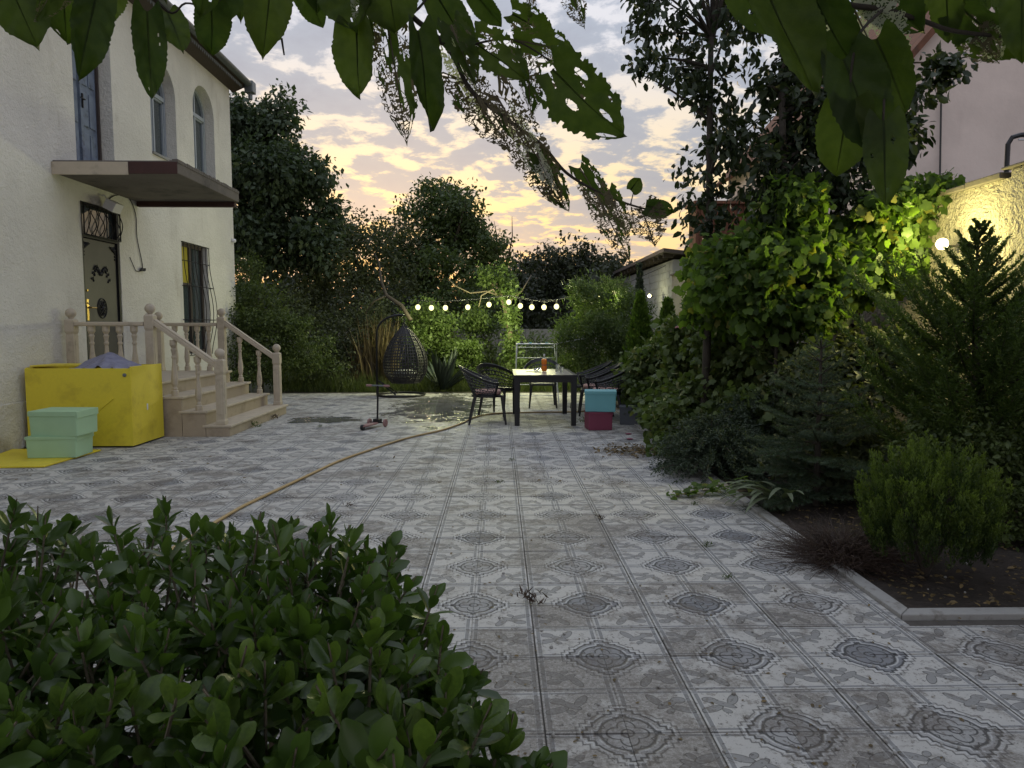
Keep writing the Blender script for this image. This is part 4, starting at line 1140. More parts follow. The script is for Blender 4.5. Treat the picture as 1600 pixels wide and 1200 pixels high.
# nearer grey concrete panel wall
NY0 = AT(1110, 400, 1).y*4.9/XA(1112, 1)
m = MB(); m.box(4.86, 5.1, NY0-2.0, SY0_-.35, -.1, ZA(425, NY0)+.25)
pw_ = m.build('grey_yard_wall', M['concrete_lt']); tag(pw_, 'plain grey concrete wall rising behind the garden wall left of the rusty cabin', 'wall')
# rusty cabin
cab = empty('rusty_cabin', (XA(1130, 14.5), 15.2, 0)); tag(cab, 'rusty corrugated metal cabin showing above the shrubs', 'cabin')
xa, xb = XA(1084, 14.5), XA(1165, 14.5); z1 = ZA(318, 14.5); cx_ = XA(1130, 14.5)
nn = 22
for s in range(nn):
    m = MB(); a_ = xa+(xb-xa)*s/nn; w_ = (xb-xa)/nn
    m.box(a_-cx_, a_-cx_+w_*.98, -.7+(.02 if s % 2 else 0), -.66+(.02 if s % 2 else 0), .2, z1+(-.0)); m.build('metal_sheet', M['rust'], cab)
m = MB(); m.box(xa-cx_+.02, xb-cx_, -.65, -.1, 0, z1-.02); m.build('cabin_body', M['rust'], cab)
m = MB(); m.box(xa-cx_-.06, xb-cx_+.06, -.78, -.02, z1+.002, z1+.06); m.build('roof', M['rust'], cab)
# grey blockwork tower behind
xa, xb = XA(1160, 17), XA(1217, 17)
bt_ = empty('block_building', ((xa+xb)/2, 18, 0)); tag(bt_, 'bare grey concrete building rising between the dark trees', 'building')
m = MB(); m.box(-(xb-xa)/2, (xb-xa)/2, -1, 2.5, 0, ZA(306, 17)); m.build('wall', M['concrete_lt'], bt_)
m = MB(); m.box(-(xb-xa)/2-.08, (xb-xa)/2+.08, -1.08, 2.6, ZA(306, 17)+.002, ZA(306, 17)+.10); m.build('roof_slab', M['concrete'], bt_)
# pink neighbour house
NYh = 11.5
nb_ = empty('neighbour_house', (9, NYh, 0)); tag(nb_, 'tall pale pink rendered gable end of the neighbouring house on the right', 'house')
pa = AT(1425, 88, NYh); pb = AT(1500, 2, NYh)
sl_ = (pb.z-pa.z)/(pb.x-pa.x)
xl = pa.x
ap = xl+5.0
m = MB(); m.prism([(xl-9, 0), (xl-9+18, 0), (xl+9, pa.z), (ap, pa.z+sl_*5.0), (xl, pa.z)][0:0] or [(xl-9, 0), (xl+10, 0), (xl+10, pa.z), (ap, pa.z+sl_*5.0), (xl, pa.z), (xl, 0)][1:], NYh, NYh+9, 'y')
m.v = [(v[0]-9, v[1]-NYh, v[2]) for v in m.v]; m.build('wall', M['pink'], nb_)
u = Vector((1, 0, sl_)).normalized(); nn_ = Vector((-sl_, 0, 1)).normalized()
m = MB(); a_ = Vector((xl-.25, 0, pa.z-.25*sl_)); b_ = a_+u*((ap-xl+.4)*math.sqrt(1+sl_**2))
vs = [p+nn_*t+Vector((0, y_, 0)) for p in (a_, b_) for t in (.005, .10) for y_ in (NYh-.22, NYh+9.2)]
m.add([(v[0]-9, v[1]-NYh, v[2]) for v in vs], [(0, 1, 3, 2), (4, 6, 7, 5), (0, 4, 5, 1), (2, 3, 7, 6), (0, 2, 6, 4), (1, 5, 7, 3)]); m.build('eaves_board', M['rust'], nb_)
dp = AT(1471, 130, NYh-.05); dq = AT(1471, 330, NYh-.05)
m = MB(); m.tube([(dp.x-9, -.05, dp.z), (dq.x-9, -.05, dq.z-1)], .014, 6); m.build('wall_cable', M['cable'], nb_)
# pipe above the wall
pz = WZ; y_ = (RX+.1)/XA(1556, 1)
m = MB(); zt_ = ZA(211, y_)
m.tube([(0, 0, 0), (0, 0, zt_-pz-.08), (.03, -.01, zt_-pz-.02), (.10, -.02, zt_-pz), (1.4, -.1, zt_-pz)], .022, 8)
m.box(-.04, .04, -.04, .04, -.0, .02)
tag(m.build('wall_top_pipe', M['black'], smooth=False, loc=(RX+.12, y_, WZ+.02)), 'black pipe bent at a right angle standing on top of the boundary wall', 'pipe')
m = MB(); m.tube([(.06, -.05, zt_-pz-.05), (.4, -.07, zt_-pz-.06), (1.2, -.1, zt_-pz-.01), (1.3, -.1, zt_-pz-.2)], .008, 5)
tag(m.build('pipe_cable', M['white'], loc=(RX+.12, y_, WZ+.02)), 'thin pale cable looped along the black pipe over the wall', 'cable')
# back garden wall
m = MB()
bw = empty('back_wall', (0, 26.5, 0)); tag(bw, 'low pale back wall glimpsed under the trees beyond the table', 'wall')
for k_ in range(14):
    m = MB(); m.box(-9+k_*1.0+.006, -9+k_*1.0+.994, 0, .12, -.05, ZA(514, 26.5)); m.build('panel', M['kerb'], bw)

# ================================================================== STRING LIGHTS
SL = empty('string_lights', (-.6, 16, 0)); tag(SL, 'string of round lit bulbs slung across the back of the yard', 'string lights')
bulbs = [(653, 480, 16), (674, 481, 16), (696, 481, 16), (731, 480, 16), (764, 476, 16), (795, 472, 16), (813, 478, 15.9), (831, 480, 15.8), (850, 480, 15.7), (869.5, 479, 15.6), (913, 470, 15.2), (935, 464, 14.8), (959, 457, 14.4)]
wire = [(640, 468, 16.0)]+[(b[0], b[1]-11 if i not in (1, 2) else b[1]-10, b[2]) for i, b in enumerate(bulbs)]+[(985, 440, 14.0), (1040, 415, 13.2)]
m = MB(); m.tube([AT(*w_)-Vector((-.6, 16, 0)) for w_ in wire], .006, 5); m.build('cord', M['cable'], SL)
wire2 = [(700, 470, 15.8), (760, 466, 15.8), (800, 462, 15.8), (850, 472, 15.6), (905, 462, 15.2), (960, 440, 14.6)]
m = MB(); m.tube([AT(*w_)-Vector((-.6, 16, 0)) for w_ in wire2], .005, 5); m.build('cord', M['cable'], SL)
for i, (px, py, Y) in enumerate(bulbs):
    p = AT(px, py, Y)-Vector((-.6, 16, 0)); r_ = .055 if i < 10 else (.036 if i in (10, 12) else .05)
    m = MB(); m.tube([p+Vector((0, 0, r_*2.6)), p+Vector((0, 0, r_*.8))], .018, 8); s_ = m.build('socket', M['black'], SL)
    m = MB(); m.ball(p, r_, 12, 8, 1.1); m.build('bulb', M['bulb'], s_, smooth=True)
    point('bulb_light', p+Vector((0, -.0, -.10)), 20 if i < 10 else 8, (1, 1, .50), .06, SL)
point('lamp_light', (-.36, -.06, .02), 56, (1, .88, .32), .07, wl)
# ================================================================== TREES AND SHRUBS
def P3(px, py, Y): p = AT(px, py, Y); return (p.x, p.y, p.z)
def blob(px, py, Y, rpx, rpy, ry=None):
    """ellipsoid centred where (px,py) is seen at depth Y; radii given as seen sizes"""
    x, y, z = P3(px, py, Y); k_ = Y/F
    return (x, y, z, rpx*k_, (ry if ry else rpx*k_), rpy*k_)
def tree(name, label, cat, base, hub, blobs, clumps, per, sig, size, tp, lm, bark, r0, seed, group=None, nl=24, **k):
    e_ = empty(name); tag(e_, label, cat, group); g = np.random.default_rng(seed+1)
    C = foliage('crown', blobs, clumps, per, sig, size, tp, lm, e_, seed, **k)
    limbs('trunk', base, C, bark, e_, r0, hub, g, nl)
    return e_
def shrub(name, label, base, blobs, clumps, per, sig, size, tp, lm, seed, cat='shrub', bark=None, nl=14, r0=.03, **k):
    e_ = empty(name); tag(e_, label, cat); g = np.random.default_rng(seed+1)
    C = foliage('foliage', blobs, clumps, per, sig, size, tp, lm, e_, seed, **k)
    cz = float(np.mean(C[:, 2]))
    limbs('stems', base, C, bark or M['bark'], e_, r0, (base[0], base[1], max(.15, cz*.6)), g, nl)
    return e_

tree('walnut_tree', 'tall dark dense walnut tree rising behind the far corner of the house', 'tree', P3(400, 560, 20)[:2]+(0,), P3(405, 380, 20),
     [blob(395, 230, 20, 88, 75), blob(470, 300, 19.6, 55, 55), blob(400, 330, 19.4, 105, 90), blob(350, 190, 20.5, 70, 60), blob(440, 385, 19.2, 75, 60), blob(500, 355, 19.8, 35, 42), blob(418, 200, 19.6, 40, 34), blob(300, 330, 20.5, 80, 120)],
     1500, 26, .17, .16, 'quad', L['walnut'], M['bark'], .22, 11, shell=.35, droop=.5)
tree('olive_tree', 'loose grey green tree with a dark leaning stem between the walnut and the central tree', 'tree', P3(640, 560, 21)[:2]+(0,), P3(575, 440, 21),
     [blob(545, 400, 20.5, 62, 58), blob(500, 450, 20, 60, 60), blob(590, 440, 20.6, 55, 60), blob(610, 360, 22, 48, 36), blob(560, 360, 22, 42, 26), blob(560, 500, 19.5, 70, 45), blob(520, 385, 21, 40, 46)],
     850, 20, .19, .10, 'oval', L['olive'], M['bark'], .09, 12, shell=.5)
tree('pear_tree', 'broad dark fruit tree in the middle against the sunset', 'tree', P3(700, 575, 23)[:2]+(0,), P3(700, 430, 23),
     [blob(690, 335, 23, 62, 46), blob(655, 345, 23, 38, 40), blob(735, 365, 23, 45, 40), blob(700, 400, 22.5, 85, 45), blob(760, 420, 22.6, 40, 45), blob(650, 420, 22.6, 45, 45), blob(690, 300, 23, 34, 18), blob(780, 385, 23, 22, 34), blob(620, 400, 23, 30, 30)],
     900, 22, .19, .125, 'oval', L['centre'], M['bark'], .16, 13, shell=.42)
for i, (px, py, rx, ry, Y, s, lab) in enumerate(((865, 425, 42, 48, 32, 21, 'mid sized dark tree beyond the back wall right of the central tree'),
        (820, 440, 34, 38, 34, 22, 'low dark tree beyond the back wall above the middle of the bulb string'), (910, 415, 30, 32, 33, 23, 'sparse dark tree against the glow left of the long shed'),
        (948, 428, 26, 24, 35, 24, 'small round topped tree nearest the shed roof'), (780, 455, 40, 40, 30, 25, 'dark tree behind the vine clad trunk'))):
    tree('background_tree', lab, 'tree', P3(px, 520, Y)[:2]+(0,), P3(px, py+10, Y), [blob(px, py, Y, rx, ry), blob(px-rx*.5, py+ry*.5, Y, rx*.8, ry*.7), blob(px+rx*.5, py+ry*.55, Y, rx*.8, ry*.7), blob(px+rx*.15, py-ry*.55, Y, rx*.5, ry*.6)],
         230, 18, .30, .19, 'quad', L['far'], M['bark'], .12, s, 'trees beyond the back wall', nl=16, shell=.5)
# far woodland belt closing the horizon
e_ = None
bl_ = []
g = np.random.default_rng(40)
for i in range(46):
    x = -75+i*3.4+g.normal()*.8; Y = 58+g.normal()*5
    bl_.append((x, Y, 1.6+g.random()*.6, 3.4, 3, 2.2+g.random()*1.3))
foliage('far_woodland', bl_, 4200, 14, .6, .75, 'quad', L['far'], None, 41)
tag(bpy.data.objects['far_woodland'], 'dark band of distant woodland closing the view under the sunset', 'woodland', kind='stuff')
bl_ = [(x, 30+2*math.sin(x), 1.2, 2.2, 1.5, 2.3+.5*math.sin(x*2.1)) for x in np.arange(-16, 9, 1.8)]
foliage('background_hedgerow', bl_, 3400, 16, .25, .22, 'quad', L['far'], None, 42)
tag(bpy.data.objects['background_hedgerow'], 'tangled dark undergrowth beyond the low back wall', 'undergrowth', kind='stuff')

# bushes by the house corner
shrub('evergreen_bush', 'dense rounded green bush at the far corner of the house beside the porch stairs', P3(410, 600, 16)[:2]+(0,),
      [blob(405, 490, 16.2, 52, 50), blob(370, 510, 15.9, 40, 60), blob(430, 540, 15.8, 62, 50), blob(480, 560, 16, 45, 42), blob(400, 570, 15.6, 60, 40), blob(385, 460, 16.2, 25, 22), blob(378, 425, 16.9, 30, 32)],
      1100, 22, .10, .060, 'oval', L['bushl'], 50)
shrub('loose_shrub', 'dark loose shrub filling the gap between the house bush and the hanging chair', P3(520, 600, 17.5)[:2]+(0,),
      [blob(500, 520, 17.6, 50, 50), blob(550, 540, 17.6, 50, 42), blob(590, 520, 18, 40, 50), blob(530, 570, 17, 50, 26), blob(600, 560, 17.5, 35, 35), blob(455, 500, 17.6, 35, 40)],
      750, 20, .14, .075, 'oval', L['olive'], 51)
# undergrowth lit by the bulbs
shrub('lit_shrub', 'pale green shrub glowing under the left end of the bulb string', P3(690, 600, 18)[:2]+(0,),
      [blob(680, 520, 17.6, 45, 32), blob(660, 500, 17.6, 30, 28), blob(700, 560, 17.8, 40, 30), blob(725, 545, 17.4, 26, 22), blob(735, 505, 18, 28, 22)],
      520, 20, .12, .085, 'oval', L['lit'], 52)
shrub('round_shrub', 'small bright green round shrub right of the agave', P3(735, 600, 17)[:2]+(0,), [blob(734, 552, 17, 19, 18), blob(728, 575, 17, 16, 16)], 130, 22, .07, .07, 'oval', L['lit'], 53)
shrub('fruit_bush', 'shadowy bush between the agave and the vine clad trunk', P3(770, 600, 18.6)[:2]+(0,), [blob(765, 530, 19, 38, 38), blob(760, 575, 18.6, 36, 30), blob(820, 560, 19, 46, 36), blob(870, 565, 19, 42, 32), blob(620, 540, 19, 36, 50), blob(690, 455, 21.5, 60, 24), blob(740, 470, 21, 50, 24)], 560, 20, .16, .09, 'oval', L['centre'], 54)
# vine clad trunk
vx, vy = P3(797, 600, 17)[:2]
e_ = empty('vine_clad_tree'); tag(e_, 'slender trunk wrapped in bright climbing leaves beside the bulbs, behind the table', 'tree')
m = MB()
tr_ = [Vector((vx, vy, 0)), Vector(P3(800, 560, 17)), Vector(P3(797, 520, 17)), Vector(P3(790, 485, 17)), Vector(P3(782, 455, 17)), Vector(P3(765, 440, 17.2))]
m.tube(tr_, [.07, .06, .055, .05, .04, .025], 8)
m.tube([Vector(P3(790, 485, 17)), Vector(P3(780, 462, 17)), Vector(P3(760, 455, 17)), Vector(P3(735, 458, 17)), Vector(P3(712, 447, 17)), Vector(P3(700, 435, 17))], [.03, .025, .02, .017, .013, .01], 6)
m.tube([Vector(P3(785, 470, 17)), Vector(P3(770, 452, 16.8)), Vector(P3(752, 462, 16.8)), Vector(P3(748, 480, 16.8))], [.022, .02, .015, .01], 6)
m.tube([Vector(P3(797, 470, 17)), Vector(P3(815, 455, 17)), Vector(P3(830, 430, 17.4))], [.022, .018, .01], 6)
m.build('trunk', M['bark_lt'], e_, smooth=True)
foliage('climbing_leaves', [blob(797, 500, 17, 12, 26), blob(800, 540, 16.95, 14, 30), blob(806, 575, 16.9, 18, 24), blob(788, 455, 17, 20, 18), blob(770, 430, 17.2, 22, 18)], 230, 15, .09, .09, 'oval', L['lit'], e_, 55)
# pale tangled leaning stem over the hanging chair
m = MB(); m.tube([P3(642, 500, 16.6), P3(628, 478, 16.8), P3(604, 462, 17), P3(596, 440, 17.2), P3(592, 410, 17.4), P3(585, 395, 17.5)], [.05, .05, .045, .035, .02, .01], 7)
m.tube([P3(604, 462, 17), P3(585, 470, 17), P3(570, 490, 17)], [.025, .018, .01], 6)
tag(m.build('dead_branch', M['wood'], smooth=True), 'bare dark branch leaning over the hanging chair', 'branch')
for i, (pa_, pb_) in enumerate(((( 795, 400), (800, 338)), ((775, 395), (772, 345)))):
    m = MB(); m.tube([P3(*pa_, 22.6), P3((pa_[0]+pb_[0])/2+3, (pa_[1]+pb_[1])/2, 22.6), P3(*pb_, 22.6)], [.03, .02, .006], 5)
    tag(m.build('bare_shoot', M['bark'], smooth=True), ('bare upright shoot sticking out at the right of the central tree crown', 'thinner bare shoot just left of the tallest one on the central crown')[i], 'branch')

# grass strip and reeds
g = np.random.default_rng(60)
def blades(name, x0, x1, y0, y1, n, h, lm, seed, tp='blade', lean=.35, dens=None, parent=None):
    g = np.random.default_rng(seed)
    P = np.stack([g.uniform(x0, x1, n), g.uniform(y0, y1, n), np.full(n, -.01)], 1)
    tuft = np.sin(P[:, 0]*3.3+np.sin(P[:, 1]*2.1)*2)*.5+.5
    S = h*(.45+.55*g.random(n))*(.5+.7*tuft)
    D = unit(np.stack([g.normal(size=n)*lean, g.normal(size=n)*lean, np.ones(n)], 1)); Nn = rdir(n, g)*np.array([1, 1, .1])
    return leaves(name, P, D, Nn, S, tp, lm, parent, g.random(n), seed)
o = blades('lawn_grass', XA(430, 16.5), XA(760, 16.5)+.3, 15.98, 20, 17000, .46, L['grass'], 61); tag(o, 'rough lawn grass growing along the far edge of the paving', 'grass', kind='stuff')
o = blades('far_grass', -12, 6, 19.5, 30, 14000, .8, L['grass'], 62); tag(o, 'rank grass under the trees beyond the yard', 'grass', kind='stuff')
o = blades('right_grass', XA(760, 16.5), 4.5, 16.0, 20, 8000, .7, L['grass'], 63); tag(o, 'tall grass behind the table and drying rack', 'grass', kind='stuff')
e_ = empty('reed_clump'); tag(e_, 'clump of dry rust brown reeds left of the hanging chair', 'reeds')
blades('reed_blades', XA(545, 17), XA(608, 17), 16.8, 17.8, 900, 1.6, L['reed'], 64, parent=e_, lean=.14)

# agave
ax, ay = P3(694, 606, 16.15)[:2]
e_ = empty('agave', (ax, ay, 0)); tag(e_, 'large agave with stiff dark grey green sword leaves on the lawn edge', 'agave')
g = np.random.default_rng(66)
for k_ in range(30):
    a = k_*2.4; el = R(34+50*((k_*7) % 30)/30); ln = .85+.3*g.random(); w_ = .075
    Q = []
    d_ = Vector((math.cos(a)*math.cos(el), math.sin(a)*math.cos(el), math.sin(el))); s_ = Vector((-math.sin(a), math.cos(a), 0)); n_ = d_.cross(s_)
    m = MB(); N_ = 7
    for q in range(N_+1):
        t = q/N_; c = d_*ln*t+Vector((math.cos(a), math.sin(a), 0))*.06+Vector((0, 0, .05-.10*t*t*math.cos(el)))
        w2 = w_*(math.sin(pi*(.22+.78*t)**1.1)+.03) if q < N_ else .002
        for s in (-1, 0, 1): Q.append(c+s_*w2*s-n_*(0 if s else .022*(1-t)))
        for s in (0,): Q.append(c-n_*(-.012*(1-t)-.0)-n_*.04*(1-t))
    fs = []
    for q in range(N_):
        b_ = q*4
        fs += [(b_, b_+1, b_+5, b_+4), (b_+1, b_+2, b_+6, b_+5), (b_+2, b_+3, b_+7, b_+6), (b_+3, b_, b_+4, b_+7)]
    m.add(Q, fs); m.build('leaf', L['agave'], e_, smooth=True)

# ---- right side planting, back to front
shrub('willow_shrub', 'tall feathery bright green shrub at the end of the bed behind the chairs', P3(935, 600, 14)[:2]+(0,),
      [blob(925, 480, 14.2, 35, 42), blob(960, 470, 14.4, 40, 50), blob(905, 530, 13.8, 32, 45), blob(950, 540, 13.6, 45, 45), blob(985, 500, 14, 30, 50), blob(930, 580, 13.4, 45, 24), blob(890, 570, 14, 26, 26)],
      900, 24, .11, .10, 'lance', L['willow'], 70, droop=-.3, shell=.5)
# conical young cypresses at the back
def conifer_cone(name, label, cx, cy, h, r, n, lm, seed, size=.05, up=.9, cat='conifer', z0=.05, pw=.8):
    e_ = empty(name); tag(e_, label, cat); g = np.random.default_rng(seed)
    t = g.random(n)**1.25; rr_ = r*(1-t)**pw*(.65+.5*np.sin(g.random(n)*6.28)**2)*(.5+.5*g.random(n)**.5); a = g.random(n)*2*pi
    C0 = np.stack([cx+np.cos(a)*rr_*.55, cy+np.sin(a)*rr_*.55, z0+t*h*.9], 1)
    dirn = unit(np.stack([np.cos(a)*(1-t*.6), np.sin(a)*(1-t*.6), np.full(n, up)+t], 1))
    m_ = 26; ii = np.repeat(np.arange(n), m_); s = g.random(n*m_)
    ln = (.30*r+.05)*(1.2-t[ii]*.8)
    P = C0[ii]+dirn[ii]*(s*ln)[:, None]+g.normal(size=(n*m_, 3))*.012
    D = unit(dirn[ii]+rdir(n*m_, g)*.55)
    leaves('foliage', P, D, rdir(n*m_, g), size*(.6+.6*g.random(n*m_))*(1.15-s*.4), 'scale', lm, e_, g.random(n)[ii]*.6+s*.4, seed)
    m = MB(); m.tube([(cx, cy, 0), (cx, cy, h*.5), (cx, cy, h*.92)], [r*.06+.01, r*.04+.005, .005], 6); m.build('trunk', M['bark'], e_)
    return e_
for (px, pt, Y, rpx, lab, s) in ((1000, 452, 12.6, 48, 'slim yellow green cypress left of the pair below the far wall lamp', 71), (1043, 462, 12.0, 48, 'yellow green cypress right of the pair below the far wall lamp', 72)):
    conifer_cone('young_cypress', lab, XA(px, Y), Y, ZA(pt, Y), rpx*Y/F, 950, L['vine'], s, .10)
conifer_cone('dark_conifer', 'thin dark spire conifer just right of the far bulbs', XA(998, 14.5), 14.5, ZA(398, 14.5), .26, 260, L['jun'], 73, .09)

# wall of climbing roses and vines along the bed
e_ = shrub('rose_thicket', 'long tangled thicket of climbing roses and vines bulging over the paving edge behind the boxes', (2.9, 8.5, 0),
      [blob(1040, 590, 10.6, 45, 60, .8), blob(1075, 640, 9.4, 55, 60, .7), blob(1080, 550, 10, 50, 50, .8), blob(1130, 590, 8.8, 55, 62, .7), blob(1010, 620, 11.4, 26, 45, .6), blob(1180, 560, 8.4, 55, 55, .7), blob(1150, 650, 8, 55, 40, .5), blob(1230, 560, 7.8, 45, 50, .6), blob(1120, 520, 9.6, 45, 35, .7)],
      850, 22, .10, .085, 'lobed', L['rose'], 75, cat='thicket', shell=.35, nl=30)
for k_, (px, py, Y) in enumerate(((1200, 512, 7.7), (1205, 518, 7.68), (1046, 518, 9.9), (1148, 522, 8.6), (1062, 512, 9.6))):
    m = MB(); g = np.random.default_rng(80+k_)
    for q in range(11):
        a = q*2.4; el = .2+q*.13; r_ = .012+.002*q
        c = Vector((math.cos(a)*r_*1.6, math.sin(a)*r_*1.6, .02-.002*q)); m.ball(c, .016, 6, 4, .8)
    tag(m.build('rose_bloom', M['rosepink'], smooth=True, loc=P3(px, py, Y)), ('pink rose bloom high in the thicket, upper of the two nearest together', 'pink rose bloom just under and right of the upper one', 'far pink rose bloom low on the left of the thicket', 'faded rose bloom midway along the thicket top', 'small far rose bloom below the yellow green cypresses')[k_], 'rose')

# dark tall tree with broad leaves
tree('persimmon_tree', 'tall slender tree with dark hanging leaves standing against the sky over the thicket', 'tree', P3(1100, 650, 8.6)[:2]+(0,), P3(1112, 60, 8.6),
     [blob(1020, 40, 8.6, 50, 42), blob(1090, 60, 8.6, 55, 70, .5), blob(1000, 90, 8.5, 30, 26), blob(1150, 40, 8.7, 45, 60), blob(1130, 150, 8.6, 42, 50), blob(1060, 120, 8.5, 30, 36), blob(1115, 230, 8.6, 55, 45), blob(1170, 200, 8.8, 40, 36), blob(1085, 285, 8.5, 36, 34), blob(1150, 300, 8.6, 38, 34), blob(1110, 350, 8.6, 40, 30), blob(1000, -30, 8.6, 60, 45), blob(1100, -60, 8.6, 90, 70)],
     400, 11, .085, .10, 'oval', L['tall'], M['bark'], .055, 90, shell=.6, nl=36, droop=.7, flat=.3)
tree('loquat_tree', 'darker broad leaved tree at the right, one arm reaching before the pink house', 'tree', P3(1230, 640, 8.0)[:2]+(0,), P3(1222, 110, 8.0),
     [blob(1230, 110, 8, 50, 46), blob(1270, 190, 8, 65, 60), blob(1210, 230, 8, 48, 55), blob(1330, 170, 8, 50, 46), blob(1400, 150, 7.9, 48, 32), blob(1460, 120, 7.9, 42, 24), blob(1505, 105, 7.8, 24, 14), blob(1290, 290, 8, 75, 60), blob(1220, 320, 8, 50, 55), blob(1360, 240, 7.9, 50, 40), blob(1420, 215, 7.8, 34, 26), blob(1250, 30, 8, 60, 40)],
     600, 13, .09, .11, 'oval', L['tall'], M['bark'], .06, 91, shell=.5, nl=40, droop=.5, flat=.35)
# grape vine mantling the arbour
vine = shrub('grape_vine', 'big grape vine heaped over its arbour, its right side glowing beside the wall lamp', P3(1210, 640, 7.6)[:2]+(0,),
      [blob(1165, 430, 7.9, 62, 50, .6), blob(1240, 400, 7.7, 70, 60, .6), blob(1230, 335, 7.9, 62, 36, .5), blob(1310, 410, 7.7, 60, 52, .5), blob(1365, 350, 7.7, 45, 38, .4), blob(1375, 430, 7.7, 40, 42, .35), blob(1420, 318, 7.6, 40, 20, .3), blob(1462, 296, 7.5, 24, 10, .25), blob(1115, 430, 8.3, 36, 40, .5), blob(1230, 480, 7.6, 80, 32, .5), blob(1130, 475, 8.4, 50, 40, .5), blob(1405, 385, 7.8, 24, 50, .25)],
      1250, 22, .09, .095, 'lobed', L['vine'], 92, cat='vine', shell=.3, nl=30, droop=.8, flat=.1)
m = MB()
x_, y_, z_ = P3(1325, 420, 7.9)
arb = empty('arbour'); tag(arb, 'dark timber arbour posts and beams carrying the grape vine', 'arbour')
for (px, Y) in ((1335, 8.5), (1180, 8.9), (1240, 8.2)):
    q_ = P3(px, 420, Y); mm = MB(); mm.box(q_[0]-.045, q_[0]+.045, q_[1]-.045, q_[1]+.045, 0, 2.1); mm.build('post', M['wood'], arb)
for s in (0, 1):
    a_ = P3(1335, 420, 8.5+.3*s); b_ = P3(1180, 420, 8.9-.5*s)
    mm = MB(); mm.taper((a_[0], a_[1], 2.14), (b_[0], b_[1], 2.14), .035, .035, .045, .045); mm.build('beam', M['wood'], arb)

# understory between rose thicket and conifers
shrub('laurel_bush', 'dark glossy bush under the grape vine behind the young fir', P3(1290, 650, 7.0)[:2]+(0,),
      [blob(1270, 600, 7.1, 55, 50), blob(1340, 560, 7.2, 60, 45), blob(1310, 640, 6.8, 70, 50), blob(1400, 600, 6.9, 60, 60), blob(1230, 640, 7.3, 45, 40), blob(1350, 700, 6.0, 70, 36), blob(1270, 740, 6.0, 60, 30)], 480, 20, .09, .08, 'oval', L['olive'], 93, shell=.4)
shrub('edge_vine', 'straggling vine spilling over the paving edge below the rose thicket', P3(1090, 690, 8.0)[:2]+(0,),
      [blob(1065, 660, 8.3, 40, 35, .4), blob(1120, 690, 7.6, 48, 26, .4), blob(1050, 700, 8, 24, 18, .3), blob(1175, 640, 7.6, 40, 34, .4)], 200, 20, .09, .075, 'lobed', L['rose'], 94, shell=.4)
# juniper, drooping feathery
def feathery(name, label, cx, cy, h, r, n, lm, seed, per=46, ln=.42, size=.035, cat='juniper'):
    e_ = empty(name); tag(e_, label, cat); g = np.random.default_rng(seed)
    a = g.random(n)*2*pi; el = g.random(n)*1.35+.1
    m = MB(); P = []; D = []; rn = []
    for k_ in range(n):
        d_ = np.array([math.cos(a[k_])*math.cos(el[k_]), math.sin(a[k_])*math.cos(el[k_]), math.sin(el[k_])])
        R0 = np.array([r, r, h])*d_*(.55+.45*g.random())
        s = np.linspace(0, 1, per); s2 = s[:, None]
        tip = R0+np.array([d_[0]*.3, d_[1]*.3, -.25])*ln
        q = (1-s2)**2*np.array([0, 0, .1])*1+2*s2*(1-s2)*(R0*np.array([.7, .7, 1.15]))+s2**2*tip
        keep = s > .35; q = q[keep]; s = s[keep]
        for w in range(3):
            P.append(q+np.array([cx, cy, 0])+g.normal(size=q.shape)*.012)
            D.append(unit(np.gradient(q, axis=0))*.5+rdir(len(q), g)*.8); rn.append(np.full(len(q), g.random())*.5+s*.5)
        if k_ % 3 == 0: m.tube([Vector(v)+Vector((cx, cy, 0)) for v in q[::8]], .004, 4, caps=False)
    P = np.concatenate(P); D = np.concatenate(D); ok = P[:, 2] > .005; P = P[ok]; D = D[ok]
    leaves('foliage', P, D, rdir(len(P), g), size*(.7+.6*g.random(len(P))), 'needle' if size < .03 else 'scale', lm, e_, np.concatenate(rn)[ok], seed)
    m.build('stems', M['bark'], e_)
    return e_
jx, jy = P3(1110, 742, 6.9)[:2]
feathery('juniper', 'low spreading dark juniper leaning over the paving edge', XA(1120, 6.9), 6.95, .66, .62, 330, L['jun'], 95)
feathery('juniper', 'second dark juniper tucked behind the striped strap leaves', XA(1180, 7.3), 7.35, .85, .5, 230, L['jun'], 96)

